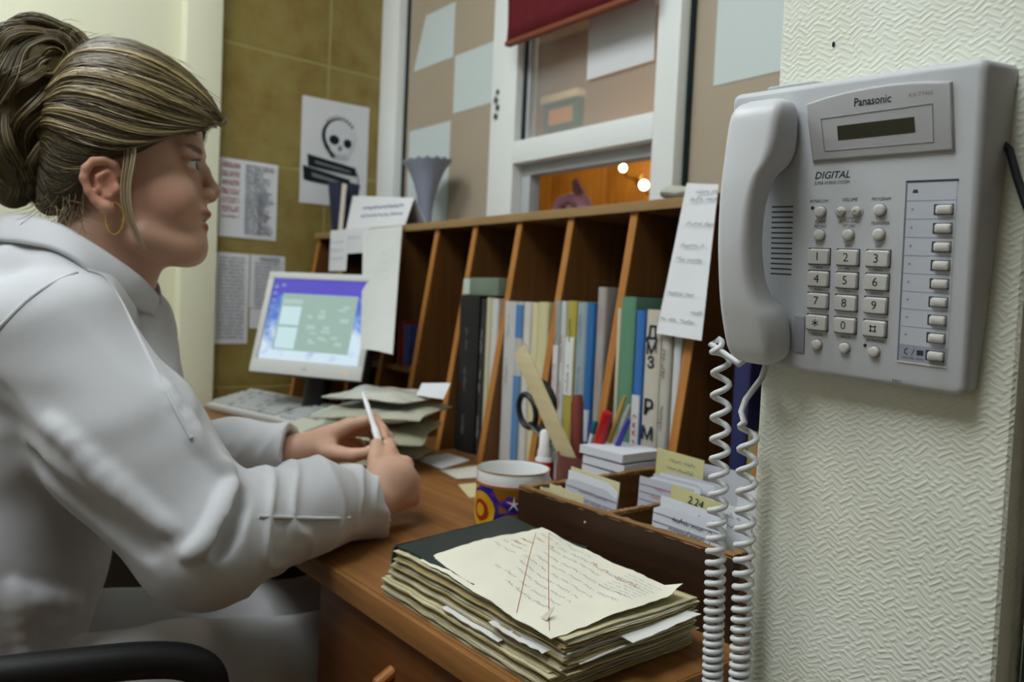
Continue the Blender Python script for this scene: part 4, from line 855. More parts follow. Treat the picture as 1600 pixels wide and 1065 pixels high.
# keyboard
kx = Vector((math.cos(math.radians(10)), math.sin(math.radians(10)), 0)); ky0 = Vector((-kx.y, kx.x, 0)); tl_ = math.radians(12.5); ky = ky0 * math.cos(tl_) + Vector((0, 0, 1)) * math.sin(tl_); kz = kx.cross(ky)
KM = frame(Vector((-2.165, 0.700, DZ + 0.006)), kx, ky, kz)
kb = empty('keyboard', (-1.95, 0.80, DZ), 'pale grey computer keyboard lying in front of the monitor', 'keyboard')
M_kb = mat('keyboard_grey', rgb(190, 192, 188), 0.5); M_kc = mat('keycap', rgb(182, 185, 184), 0.5); M_kd = mat('keycap_dark', rgb(150, 154, 156), 0.5)
MB().prism([(0, 0, -0.004), (0.47, 0, -0.004), (0.47, 0.150, -0.004), (0.0, 0.150, -0.004)], (0, 0, 0.017)).build('base', M_kb, kb, M=KM, bevel=0.004)
MB().box(0.03, 0.06, 0.125, 0.145, -0.033, -0.003).build('foot', M_kb, kb, M=KM); MB().box(0.41, 0.44, 0.125, 0.145, -0.033, -0.003).build('foot', M_kb, kb, M=KM)
kc = MB().prism([(-0.008, -0.0085, 0), (0.008, -0.0085, 0), (0.008, 0.0085, 0), (-0.008, 0.0085, 0)], (0, 0, 0.007))
first = None
for r in range(6):
    for c in range(22):
        if c in (15, 19) and r != 9 and c == 15: continue
        o_ = KM @ Vector((0.018 + c * 0.0202, 0.022 + r * 0.0190 + (0.006 if r == 5 else 0), 0.013))
        if first is None:
            first = MB().add([(x * (1 - 12 * z), y * (1 - 12 * z), z) for x, y, z in kc.v], kc.f).build('key', M_kc, kb, bevel=0.001, bseg=1); me = first.data; me2 = me.copy(); me2.materials.clear(); me2.materials.append(M_kd)
            k_ = first
        else:
            k_ = first.copy(); COL.objects.link(k_); k_.parent = kb
            if (r * 7 + c * 3) % 11 < 2: k_.data = me2
        k_.location = o_ - WLOC[kb.name]; k_.rotation_euler = KM.to_euler()
# mouse
ms = empty('computer_mouse', (-1.72, 0.675, DZ), 'grey computer mouse with a black wheel in front of the keyboard', 'mouse')
q_ = MB().sphere((-1.72, 0.675, DZ + 0.006), (0.052, 0.03, 0.028), 20, 12); q_.v = [(x, y, max(z, DZ)) for x, y, z in q_.v]; q_.build('shell', M_kb, ms, smooth=True)
MB().tube([(-1.682, 0.672, DZ + 0.022), (-1.682, 0.682, DZ + 0.022)], 0.009, 14).build('wheel', M_black, ms, smooth=True)
# ================================================================== worn ledger and notebooks on the near desk corner
led = empty('record_book', (-0.595, 0.525, DZ), 'thick dog-eared record book with dark green cover and a scribbled top sheet', 'book')
PC = [rgb(206, 198, 162), rgb(196, 186, 146), rgb(214, 208, 180), rgb(186, 174, 134), rgb(204, 200, 190), rgb(178, 164, 118)]
MP = [mat('old_paper_%d' % i, c, 0.85, 0.15, noise=0.25, nscale=60, bump=0.3, bscale=160) for i, c in enumerate(PC)]
def zwave(x, y, a): return a * (0.0035 * math.sin((x + 0.7) * 24) * math.cos((y - 0.5) * 17) + 0.0016 * math.sin(x * 90 + y * 60))
def leaf(name, x0, x1, y0, y1, z, th, m, seed, parent=led, a=1.0, nx=22, ny=16, jag=0.003, sag=0.0, curl=None, skew=0.0):
    R = random.Random(seed); nz = [R.uniform(0, 6) for _ in range(8)]; V = []; Fc = []
    e = lambda t, k: jag * (0.6 * math.sin(t * 9 + nz[k]) + 0.4 * math.sin(t * 23 + nz[k + 1]) + R.uniform(-0.35, 0.35))
    L = [e(j / ny * 3, 0) for j in range(ny + 1)]; Rr = [e(j / ny * 3, 2) for j in range(ny + 1)]; Nn = [e(i / nx * 4, 4) for i in range(nx + 1)]; Ff = [e(i / nx * 4, 6) for i in range(nx + 1)]
    for lay in (0, 1):
        for j in range(ny + 1):
            for i in range(nx + 1):
                u, v = i / nx, j / ny
                x = x0 + (x1 - x0) * u + L[j] * (1 - u) ** 3 + Rr[j] * u ** 3 + skew * v; y = y0 + (y1 - y0) * v + Nn[i] * (1 - v) ** 3 + Ff[i] * v ** 3
                zz = z + zwave(x, y, a) - sag * ((1 - v) ** 4 * 0.6 + u ** 5 * 0.5 + (1 - u) ** 6 * 0.4) + (curl(u, v) if curl else 0)
                V.append((x, y, zz - (th if lay else 0)))
    m0 = (nx + 1) * (ny + 1)
    for j in range(ny):
        for i in range(nx):
            q = j * (nx + 1) + i; Fc += [(q, q + 1, q + nx + 2, q + nx + 1), (m0 + q, m0 + q + nx + 1, m0 + q + nx + 2, m0 + q + 1)]
    ring = [i for i in range(nx + 1)] + [(j + 1) * (nx + 1) - 1 for j in range(1, ny + 1)] + [ny * (nx + 1) + i for i in range(nx - 1, -1, -1)] + [j * (nx + 1) for j in range(ny - 1, 0, -1)]
    for q, b in zip(ring, ring[1:] + ring[:1]): Fc.append((q, m0 + q, m0 + b, b))
    return MB().add(V, Fc).build(name, m, parent, smooth=True, ang=50)
R = random.Random(21); z = DZ + 0.0006; NL = 40
for k in range(NL):
    th = R.uniform(0.0007, 0.0013); low = k < 15; f = k / (NL - 1); z += th
    x0 = (-0.738 if low else -0.726 + 0.006 * math.sin(f * 9)) + R.uniform(-0.0012, 0.0014); x1 = -0.452 + R.uniform(-0.006, 0.003) - (0.010 if low else 0); y0 = (0.4315 if low else 0.4365) + R.uniform(-0.0012, 0.0016) + 0.002 * math.sin(k * 0.9); y1 = (0.612 if low else 0.606) + R.uniform(-0.004, 0.003)
    leaf('page_block', x0, x1, y0, y1, z, th, MP[R.randint(0, 5)], k, a=0.35 * min(1, k / 8), jag=0.0010, nx=16, ny=10)
    z += R.uniform(0.0001, 0.0005)
ZL = z
# folded leaves sticking out of the fore edge
for (x0, x1, y0, y1, zz, sd) in ((-0.62, -0.53, 0.4285, 0.50, ZL - 0.0285, 301), (-0.545, -0.470, 0.4285, 0.47, ZL - 0.0166, 302), (-0.55, -0.436, 0.50, 0.592, ZL - 0.012, 303), (-0.52, -0.447, 0.45, 0.57, ZL - 0.022, 304)):
    leaf('loose_leaf', x0, x1, y0, y1, zz, 0.0007, mat('fresh_paper', rgb(214, 214, 212), 0.8), sd, jag=0.0012, a=0.35, nx=10, ny=8, curl=lambda u, v: 0.004 * (u ** 4) * v)
M_green = mat('dark_green_cover', rgb(30, 46, 46), 0.55, 0.35, noise=0.35, nscale=26, bump=0.2, bscale=120)
leaf('cover_board', -0.731, -0.585, 0.441, 0.620, ZL + 0.0030, 0.0026, M_green, 77, a=0.5, jag=0.0006, skew=-0.028)
mb = MB(); pr = []
for k in range(9):
    a_ = math.pi * (0.5 + k / 8); pr.append((-0.729 + 0.008 * math.cos(a_), 0.4405, ZL - 0.016 + 0.0185 * math.sin(a_)))
for k in range(8, -1, -1):
    a_ = math.pi * (0.5 + k / 8); pr.append((-0.729 + 0.006 * math.cos(a_), 0.4405, ZL - 0.016 + 0.0165 * math.sin(a_)))
mb.prism(pr, (-0.027, 0.178, 0)).build('spine', mat('worn_spine', rgb(88, 92, 90), 0.75, noise=0.5, nscale=90), led, smooth=True)
# scribbled top sheet
TS = [Vector((-0.676, 0.438, 0)), Vector((-0.459, 0.4275, 0)), Vector((-0.456, 0.588, 0)), Vector((-0.694, 0.622, 0))]
def tz(u, v): return ZL + 0.0046 + 0.006 * max(0, u - 0.75) ** 2 * 16 * v ** 2 * 0.6 - 0.0035 * (1 - v) ** 6 + 0.0012 * math.sin(u * 5 + v * 3) + 0.007 * max(0, (u + v - 1.9)) * 10 * 0.9
V = []; Fc = []; nx, ny = 30, 22; RR = random.Random(9)
def tsp(u, v):
    p = TS[0] * (1 - u) * (1 - v) + TS[1] * u * (1 - v) + TS[2] * u * v + TS[3] * (1 - u) * v; return Vector((p.x, p.y, tz(u, v)))
for lay in (0, 1):
    RR.seed(9)
    for j in range(ny + 1):
        for i in range(nx + 1):
            u, v = i / nx, j / ny; p = tsp(u, v)
            if i in (0, nx): p.x += RR.uniform(-0.0012, 0.0012)
            if j in (0, ny): p.y += RR.uniform(-0.001, 0.001)
            V.append((p.x, p.y, p.z - lay * 0.0005 + zwave(p.x, p.y, 0.5)))
m0 = (nx + 1) * (ny + 1)
for j in range(ny):
    for i in range(nx):
        q = j * (nx + 1) + i; Fc += [(q, q + 1, q + nx + 2, q + nx + 1), (m0 + q, m0 + q + nx + 1, m0 + q + nx + 2, m0 + q + 1)]
ring = [i for i in range(nx + 1)] + [(j + 1) * (nx + 1) - 1 for j in range(1, ny + 1)] + [ny * (nx + 1) + i for i in range(nx - 1, -1, -1)] + [j * (nx + 1) for j in range(ny - 1, 0, -1)]
for q, b in zip(ring, ring[1:] + ring[:1]): Fc.append((q, m0 + q, m0 + b, b))
top = MB().add(V, Fc).build('top_sheet', mat('top_paper', rgb(224, 222, 206), 0.8, 0.2, noise=0.08, nscale=20, bump=0.15, bscale=90), led, smooth=True, ang=50)
def tline(mb, u0, v0, ul, h, seed, w=0.0005, gaps=True, big=False):
    Rr = random.Random(seed); u = u0
    while u < u0 + ul:
        wl = Rr.uniform(2, 5.5) * h; n_ = max(6, int(wl / h * 5)); ph = Rr.uniform(0, 6); pts = []
        for i in range(n_):
            uu = u + i / (n_ - 1) * wl + 0.3 * h * math.sin(ph + i * 1.9); vv = v0 - 0.03 * (uu - u0) + 0.55 * h * math.sin(ph * 1.3 + i * 2.35) * Rr.uniform(0.5, 1.3)
            if uu > min(0.97, u0 + ul): break
            p = tsp(uu, vv); pts.append((p.x, p.y, p.z + zwave(p.x, p.y, 0.5) + 0.00035))
        if len(pts) > 2: ribbon(mb, pts, w, (0, 0, 1))
        u += wl + Rr.uniform(0.4, 1.2) * h
b = MB()
for k, (u, v, l) in enumerate(((0.10, 0.96, 0.2), (0.08, 0.90, 0.16), (0.30, 0.93, 0.2), (0.28, 0.86, 0.45), (0.26, 0.79, 0.4), (0.06, 0.52, 0.2), (0.30, 0.70, 0.6), (0.32, 0.62, 0.6), (0.30, 0.54, 0.5), (0.34, 0.46, 0.45), (0.40, 0.38, 0.4), (0.30, 0.30, 0.5), (0.48, 0.22, 0.35), (0.05, 0.60, 0.22))): tline(b, u, v, l, 0.026, 500 + k)
for k in range(8): tline(b, 0.72, 0.93 - 0.035 * k, 0.22, 0.014, 540 + k, 0.00035)
b.build('blue_handwriting', mat('faded_blue_ink', rgb(140, 148, 176), 0.8), top)
b = MB()
tline(b, 0.08, 0.66, 0.12, 0.03, 601, 0.0008); tline(b, 0.08, 0.73, 0.12, 0.03, 602, 0.0008); tline(b, 0.12, 0.82, 0.16, 0.035, 604, 0.0006); tline(b, 0.52, 0.87, 0.05, 0.035, 605, 0.0007); tline(b, 0.6, 0.86, 0.05, 0.035, 606, 0.0006); tline(b, 0.70, 0.84, 0.2, 0.035, 607, 0.0006)
for (a0, a1) in (((0.06, 0.88), (0.74, 0.04)), ((0.09, 0.97), (0.95, 0.04))):
    pts = []
    for i in range(24):
        t_ = i / 23; p = tsp(a0[0] + (a1[0] - a0[0]) * t_, a0[1] + (a1[1] - a0[1]) * t_); pts.append((p.x, p.y, p.z + zwave(p.x, p.y, 0.5) + 0.0004))
    ribbon(b, pts, 0.0006, (0, 0, 1))
b.build('red_handwriting', M_inkred, top)
p = tsp(0.86, 0.10); MB().add([(p.x - 0.003, p.y - 0.001, p.z + 0.0008), (p.x + 0.005, p.y - 0.001, p.z + 0.0008), (p.x + 0.001, p.y + 0.012, p.z + 0.010), (p.x + 0.002, p.y + 0.004, p.z + 0.0008)], [(0, 1, 2), (0, 3, 2), (1, 3, 2), (0, 1, 3)]).build('torn_flap', mat('flap_paper', rgb(196, 192, 174), 0.8), top)
# ================================================================== card index box
M_boxd = wood('dark_stained_wood', rgb(38, 22, 12), rgb(58, 36, 18), 'X', 0.5, 5); M_boxe = wood('worn_raw_wood', rgb(112, 78, 44), rgb(148, 110, 66), 'X', 0.75, 8)
M_boxi = wood('inner_board', rgb(84, 56, 26), rgb(112, 78, 40), 'Y', 0.7, 6)
cb = empty('card_index_box', (-0.61, 0.79, DZ), 'dark wooden index box with worn raw edges, full of cards', 'box')
bx0, bx1, by0, by1, bz = -0.772, -0.443, 0.648, 0.932, 0.838
def board(n, x0, x1, y0, y1, m=M_boxd, z1=bz):
    o = MB().box(x0, x1, y0, y1, DZ, z1 - 0.0015).build(n, m, cb); 
    V = []; Fc = []; nn = 40; lx = (x1 - x0) > (y1 - y0); Rb = random.Random(int(x0 * 1000 + y0 * 7000))
    for i in range(nn + 1):
        t_ = i / nn; zt_ = z1 + Rb.uniform(-0.0012, 0.0006); jit = Rb.uniform(-0.0005, 0.0005)
        if lx: x = x0 + (x1 - x0) * t_; V += [(x, y0 + jit - 0.0003, z1 - 0.0035 + Rb.uniform(-0.0012, 0.001)), (x, y0 + 0.001, zt_), (x, y1 - 0.001, zt_), (x, y1 + 0.0003, z1 - 0.0035)]
        else: y = y0 + (y1 - y0) * t_; V += [(x0 - 0.0003, y, z1 - 0.0035), (x0 + 0.001, y, zt_), (x1 - 0.001, y, zt_), (x1 + 0.0003 + jit, y, z1 - 0.0035 + Rb.uniform(-0.0012, 0.001))]
    for i in range(nn):
        for k in range(3): Fc.append((i * 4 + k, i * 4 + k + 1, i * 4 + k + 5, i * 4 + k + 4))
    MB().add(V, Fc).build('worn_edge', M_boxe, o, smooth=True, ang=30)
    return o
fb = board('front_board', bx0, bx1, by0, by0 + 0.011); board('back_board', bx0, bx1, by1 - 0.009, by1, M_boxi)
board('end_board', bx0, bx0 + 0.011, by0 + 0.0115, by1 - 0.0095, M_boxi); board('end_board', bx1 - 0.011, bx1, by0 + 0.0115, by1 - 0.0095, M_boxi)
board('cross_divider', -0.634, -0.625, by0 + 0.0115, 0.786, M_boxi, bz - 0.004); board('long_divider', -0.6245, bx1 - 0.0115, 0.786, 0.794, M_boxi, bz - 0.006)
MB().box(bx0 + 0.011, bx1 - 0.011, by0 + 0.011, by1 - 0.009, DZ, DZ + 0.006).build('bottom_board', M_boxi, cb)
MB().sphere((-0.648, by0 - 0.0003, bz - 0.018), (0.0018, 0.0012, 0.0018), 10, 6).build('nail_head', mat('brass_nail', rgb(190, 170, 130), 0.4, metal=0.6), fb)
text('number_mark', '7', 0.016, frame((bx1 + 0.0004, by0 + 0.012, bz - 0.008), Vector((0, 1, 0)), Vector((0, 0, 1)), Vector((1, 0, 0))), M_inkdark, cb)
M_c1 = mat('index_white', rgb(212, 214, 222), 0.75); M_c2 = mat('index_cream', rgb(206, 198, 160), 0.8); M_c3 = mat('index_yellow', rgb(196, 190, 140), 0.8); M_c4 = mat('index_grey', rgb(188, 190, 200), 0.75)
def card(x0, x1, y, z1, m, label, seed, lean=0.006, dz=0.0, ink=None, txt=None, torn=False, rules=False):
    t = empty('index_card', ((x0 + x1) / 2, y, DZ + 0.0062), label, 'index card', 'cards in the wooden index box')
    R = random.Random(seed); V = []; n_ = 10; prof = []
    for i in range(n_ + 1):
        u = i / n_; cut = (0.008 * max(0, u - 0.8) / 0.2 if seed % 3 == 0 else 0) + (0.006 * max(0, 0.12 - u) / 0.12 if seed % 4 == 1 else 0)
        prof.append((x0 + (x1 - x0) * u, z1 + dz * u - cut + (R.uniform(-0.003, 0.001) if torn else 0)))
    mb = MB(); zb = DZ + 0.0065
    for (x, zt_) in prof: V += [(x, y, zb), (x, y + lean, zt_), (x, y + 0.0007, zb), (x, y + lean + 0.0007, zt_)]
    Fc = []
    for i in range(n_):
        a_, b_ = i * 4, i * 4 + 4; Fc += [(a_, b_, b_ + 1, a_ + 1), (a_ + 2, a_ + 3, b_ + 3, b_ + 2), (a_ + 1, b_ + 1, b_ + 3, a_ + 3), (a_, a_ + 2, b_ + 2, b_)]
    Fc += [(0, 1, 3, 2), (n_ * 4, n_ * 4 + 2, n_ * 4 + 3, n_ * 4 + 1)]
    mb.add(V, Fc).build('card', m, t)
    sl = lean / (z1 - zb); Mx = frame(((x0), y + lean - 0.0004 - sl * 0.012, z1 - 0.012), Vector((1, 0, dz / (x1 - x0))).normalized(), Vector((0, sl, 1)).normalized(), Vector((0, -1, sl)).normalized())
    if ink:
        b = MB(); scribble(b, Mx, (x1 - x0) * 0.3, 0, (x1 - x0) * 0.55, 0.005, 0.0008, seed); scribble(b, Mx, (x1 - x0) * 0.25, -0.011, (x1 - x0) * 0.6, 0.005, 0.0008, seed + 1); b.build('handwriting', ink, t)
    if rules:
        for q in range(3): MB().obox(Mx @ Matrix.Translation(((x1 - x0) / 2, 0.002 - q * 0.010, 0.0002)), (x1 - x0) * 0.98, 0.0009, 0.0002).build('ruled_line', mat('rule_violet', rgb(150, 140, 165), 0.8), t)
    if txt: text('lettering', txt, 0.013, Mx @ Matrix.Translation(((x1 - x0) * 0.5, 0.002, 0.0003)), M_inkdark, t, shear=0.25)
    return t
card(-0.757, -0.690, 0.668, 0.8400, M_c2, 'torn cream card leaning at the front left of the index box', 31, 0.004, -0.004, torn=True)
card(-0.748, -0.684, 0.676, 0.8445, M_c2, 'second cream card behind the torn one in the index box', 32, 0.004, -0.006, torn=True)
card(-0.740, -0.648, 0.694, 0.851, M_c4, 'pale grey ruled card with handwriting left of the box divider', 33, 0.007, -0.004, ink=M_ink, rules=True)
card(-0.744, -0.655, 0.702, 0.858, M_c1, 'tall white card with a clipped corner left of the box divider', 36, 0.007, -0.004, ink=M_ink)
card(-0.748, -0.660, 0.711, 0.861, M_c2, 'cream card just behind the tall white card in the index box', 35, 0.006, -0.004)
for k in range(5): card(-0.705 + 0.004 * k, -0.615 + 0.004 * k, 0.800 + 0.009 * k, 0.848 + 0.0012 * k, (M_c4, M_c1)[k % 2], ['ruled white card at the front of the rear pile in the index box', 'white card second from the front of the rear pile', 'ruled grey card in the middle of the rear pile', 'white card fourth from the front of the rear pile', 'white card at the back of the rear pile before the yellow card'][k], 40 + k, 0.005, rules=(k % 2 == 0), ink=M_inkpink if k == 0 else None)
card(-0.727, -0.645, 0.858, 0.878, M_c3, 'tall yellow divider card with a pencilled note at the back of the box', 50, 0.006, -0.004, ink=M_ink)
card(-0.668, -0.585, 0.876, 0.866, M_c4, 'lilac grey card behind the tall yellow divider card', 51, 0.006, ink=None)
card(-0.600, -0.500, 0.706, 0.846, M_c1, 'white ruled card with crossed-out handwriting right of the box divider', 53, 0.006, -0.003, ink=M_inkdark, rules=True)
card(-0.598, -0.505, 0.716, 0.854, M_c1, 'white card with blue handwriting behind the crossed-out one', 54, 0.006, -0.003, ink=M_inkblue)
card(-0.592, -0.520, 0.727, 0.868, M_c3, 'yellow divider card numbered 2.24 in the right half of the box', 55, 0.006, -0.008, txt='2.24')
card(-0.575, -0.490, 0.740, 0.858, M_c1, 'crumpled white card right of the yellow numbered divider', 57, 0.006, -0.002, torn=True, ink=M_inkblue)
card(-0.560, -0.470, 0.752, 0.852, M_c4, 'grey white card near the right end of the index box', 58, 0.006, 0.0, ink=M_inkblue)
card(-0.555, -0.462, 0.765, 0.850, M_c2, 'cream card behind the grey white card at the right end', 59, 0.006, 0.0)
card(-0.560, -0.470, 0.815, 0.862, M_c1, 'white card standing at the back right of the index box', 60, 0.006, 0.0, ink=M_ink)
# ================================================================== mug
mg = empty('mug', (-0.862, 0.712, DZ), 'white mug painted with a yellow sun and blue clouds beside the index box', 'mug')
def mug_mat():
    M = bpy.data.materials.new('mug_paint'); M.use_nodes = True; nt = M.node_tree; B = nt.nodes['Principled BSDF']; B.inputs['Roughness'].default_value = 0.18; B.inputs['Specular IOR Level'].default_value = 0.5
    tc = nt.nodes.new('ShaderNodeTexCoord'); mp = nt.nodes.new('ShaderNodeMapping'); mp.inputs['Scale'].default_value = (22, 22, 40); nt.links.new(tc.outputs['Object'], mp.inputs[0])
    n = nt.nodes.new('ShaderNodeTexNoise'); n.inputs['Scale'].default_value = 1.0; n.inputs['Detail'].default_value = 1.5; n.inputs['Distortion'].default_value = 1.2; nt.links.new(mp.outputs[0], n.inputs[0])
    r = nt.nodes.new('ShaderNodeValToRGB'); r.color_ramp.interpolation = 'CONSTANT'; els = r.color_ramp.elements
    els[0].position = 0; els[0].color = (*rgb(40, 34, 120), 1); els[1].position = 0.5; els[1].color = (*rgb(128, 92, 26), 1)
    for p_, c_ in ((0.42, rgb(66, 50, 140)), (0.47, rgb(150, 60, 40)), (0.62, rgb(186, 150, 40)), (0.68, rgb(44, 38, 126))):
        e = els.new(p_); e.color = (*c_, 1)
    nt.links.new(n.outputs[0], r.inputs[0]); nt.links.new(r.outputs[0], B.inputs['Base Color']); return M
mc = (-0.862, 0.712, DZ); Rm = 0.052
MB().lathe([(Rm * 0.88, 0), (Rm * 0.93, 0.003), (Rm * 0.97, 0.02), (Rm, 0.070), (Rm * 1.005, 0.087), (Rm * 0.985, 0.0885), (Rm * 0.955, 0.086), (Rm * 0.94, 0.05), (Rm * 0.90, 0.008), (Rm * 0.3, 0.006)], mc, 56).build('cup', mat('glazed_white', rgb(222, 224, 224), 0.15, 0.5), mg, smooth=True, ang=60)
MB().lathe([(Rm * 0.975 + 0.0004, 0.010), (Rm * 0.985 + 0.0005, 0.03), (Rm + 0.0006, 0.0668), (Rm * 0.99, 0.0668), (Rm * 0.97, 0.010)], mc, 56, cap=False).build('painted_band', mug_mat(), mg, smooth=True, ang=60)
for z_, m_ in ((0.0672, mat('gold_rim', rgb(176, 130, 50), 0.3)), (0.0690, mat('red_glaze', rgb(170, 50, 40), 0.3)), (0.0872, MATS['gold_rim'])): MB().lathe([(Rm * 1.001, z_), (Rm + 0.0010, z_ + 0.0004), (Rm + 0.0010, z_ + 0.0014), (Rm * 1.001, z_ + 0.0016)], mc, 56, cap=False).build('painted_line', m_, mg, smooth=True)
def decal(name, ang, zc_, pts, m, off):
    V = []; 
    for (s, z_) in pts: a_ = ang + s / Rm; rr = Rm + off; V.append((mc[0] + rr * math.cos(a_), mc[1] + rr * math.sin(a_), mc[2] + zc_ + z_))
    cen = (mc[0] + (Rm + off) * math.cos(ang + sum(p[0] for p in pts) / len(pts) / Rm), mc[1] + (Rm + off) * math.sin(ang + sum(p[0] for p in pts) / len(pts) / Rm), mc[2] + zc_ + sum(p[1] for p in pts) / len(pts)); k = len(V)
    MB().add(V + [cen], [(i, (i + 1) % k, k) for i in range(k)]).build(name, m, mg)
circ = lambda r, n=24: [(r * math.cos(2 * math.pi * k / n), r * math.sin(2 * math.pi * k / n)) for k in range(n)]
va = math.atan2(-0.712, 0.862); sa = va - 0.95
decal('sun_rim', sa, 0.034, circ(0.031), mat('glaze_blue', rgb(48, 40, 140), 0.25), 0.0010); decal('sun_disc', sa, 0.034, circ(0.026), mat('glaze_yellow', rgb(206, 160, 30), 0.25), 0.0016); decal('sun_ring', sa, 0.034, circ(0.015), mat('glaze_red', rgb(158, 44, 24), 0.25), 0.0020); decal('sun_heart', sa, 0.034, circ(0.009), MATS['glaze_yellow'], 0.0024)
star = [((0.012 if k % 2 == 0 else 0.0022) * math.cos(math.pi * k / 5 + 0.3), (0.012 if k % 2 == 0 else 0.0022) * math.sin(math.pi * k / 5 + 0.3)) for k in range(10)]
decal('painted_star', va + 0.05, 0.048, star, mat('glaze_white', rgb(225, 225, 230), 0.25), 0.0016)
ha = va + 2.4; hp = [(mc[0] + (Rm + d) * math.cos(ha), mc[1] + (Rm + d) * math.sin(ha), mc[2] + z_) for d, z_ in ((-0.001, 0.072), (0.016, 0.074), (0.027, 0.060), (0.027, 0.040), (0.016, 0.022), (-0.001, 0.022))]
MB().tube(hp, 0.005, 10).build('handle', MATS['glazed_white'], mg, smooth=True)
MB().sphere((-0.79, 0.635, DZ + 0.006), 0.006, 12, 8).build('white_bead', M_c1, None, 'tiny white bead on the desk between the mug and the index box', 'bead', smooth=True)
# ================================================================== pen holder and what stands in it
HX, HY = -0.918, 0.900
ph_ = empty('pen_holder', (HX, HY, DZ), 'translucent brown plastic pen holder behind the mug', 'pen holder')
MB().lathe([(0.036, 0), (0.037, 0.002), (0.040, 0.082), (0.0375, 0.082), (0.035, 0.004), (0.01, 0.003)], (HX, HY, DZ), 28).build('cup', mat('brown_plastic', rgb(120, 74, 70), 0.25, 0.5, alpha=0.85), ph_, smooth=True, ang=50)
def stick(name, a, b, r, m, label, cat='pen', cap=None, grp='pens in the brown holder'):
    t = empty(name, a, label, cat, grp); a, b = Vector(a), Vector(b); MB().tube([a, a.lerp(b, 0.02), a.lerp(b, 0.9), b], [r * 0.5, r, r, r * 0.75], 12).build('barrel', m, t, smooth=True, ang=40)
    if cap: c0_ = a.lerp(b, cap[0]); MB().tube([c0_, b, b + (b - a).normalized() * 0.002], [r * 1.18, r * 1.18, r * 0.8], 12).build('cap', cap[1], t, smooth=True, ang=40)
    return t
stick('marker_pen', (-0.905, 0.898, DZ + 0.006), (-0.860, 0.898, 0.908), 0.0075, mat('red_pink_plastic', rgb(196, 44, 72), 0.35), 'thick red marker pen with a glossy red cap in the holder', cap=(0.55, mat('red_cap', rgb(176, 24, 30), 0.25)))
stick('ballpoint_pen', (-0.925, 0.905, DZ + 0.006), (-0.893, 0.905, 0.888), 0.0042, mat('white_barrel', rgb(216, 220, 220), 0.35), 'white pen with a teal cap in the holder', cap=(0.86, mat('teal_cap', rgb(20, 92, 98), 0.35)))
stick('ballpoint_pen', (-0.918, 0.925, DZ + 0.006), (-0.928, 0.928, 0.885), 0.0045, mat('violet_blue', rgb(62, 62, 140), 0.35), 'short violet blue pen beside the teal capped pen')
stick('ballpoint_pen', (-0.893, 0.908, DZ + 0.006), (-0.823, 0.908, 0.902), 0.0045, mat('blue_plastic', rgb(58, 52, 150), 0.35), 'blue pen leaning out at the right of the holder')
stick('ballpoint_pen', (-0.898, 0.918, DZ + 0.006), (-0.836, 0.922, 0.922), 0.0042, mat('grey_barrel', rgb(176, 172, 176), 0.4), 'pale grey pen between the red marker and the blue pen')
stick('pencil', (-0.908, 0.914, DZ + 0.006), (-0.850, 0.926, 0.935), 0.0038, mat('pencil_yellow', rgb(186, 150, 70), 0.45), 'yellow pencil rising behind the red marker')
stick('wide_comb_handle', (-0.940, 0.915, DZ + 0.006), (-0.955, 0.922, 0.925), 0.011, mat('dull_red', rgb(124, 58, 52), 0.45), 'dull red rounded handle standing behind the ruler', 'handle')
# wooden ruler
ra, rb = Vector((-0.893, 0.898, 0.772)), Vector((-1.064, 0.893, 0.995)); d = (rb - ra).normalized(); sN = Vector((0, -1, 0.02)).normalized(); sd = d.cross(sN).normalized()
MB().obox(frame((ra + rb) / 2 + Vector((0, -0.012, 0)), d, sd, d.cross(sd)), (rb - ra).length, 0.035, 0.003).build('ruler', wood('ruler_wood', rgb(186, 172, 134), rgb(204, 190, 152), 'X', 0.6, 5), None, 'flat pale wooden ruler leaning out of the pen holder', 'ruler', bevel=0.0005)
# scissors
sc_ = empty('scissors', (HX, HY, DZ + 0.006), 'black handled scissors standing in the pen holder behind the ruler', 'scissors')
M_scis = mat('scissor_black', rgb(20, 22, 22), 0.35)
def loop(c, rx, rz, rot, n=20): return [(c[0] + rx * math.cos(2 * math.pi * k / n) * math.cos(rot) - rz * math.sin(2 * math.pi * k / n) * math.sin(rot), c[1], c[2] + rx * math.cos(2 * math.pi * k / n) * math.sin(rot) + rz * math.sin(2 * math.pi * k / n) * math.cos(rot)) for k in range(n + 1)]
MB().tube(loop((-1.050, 0.893, 0.886), 0.022, 0.030, 0.5), 0.0052, 10).build('handle', M_scis, sc_, smooth=True)
MB().tube(loop((-1.012, 0.901, 0.915), 0.016, 0.030, 0.75), 0.0052, 10).build('handle', M_scis, sc_, smooth=True)
MB().tube([(-1.038, 0.893, 0.866), (-1.000, 0.894, 0.850), (-0.960, 0.896, 0.832)], [0.010, 0.015, 0.008], 12, flat=0.4).build('shank', M_scis, sc_, smooth=True)
MB().tube([(-1.005, 0.900, 0.888), (-0.985, 0.899, 0.862), (-0.952, 0.898, 0.832)], [0.008, 0.012, 0.008], 12, flat=0.4).build('shank', M_scis, sc_, smooth=True)
MB().prism([(-0.965, 0.8985, 0.838), (-0.950, 0.8985, 0.846), (-0.895, 0.8985, 0.760)], (0, 0.002, 0)).build('blade', mat('steel', rgb(170, 172, 176), 0.25, metal=0.9), sc_)
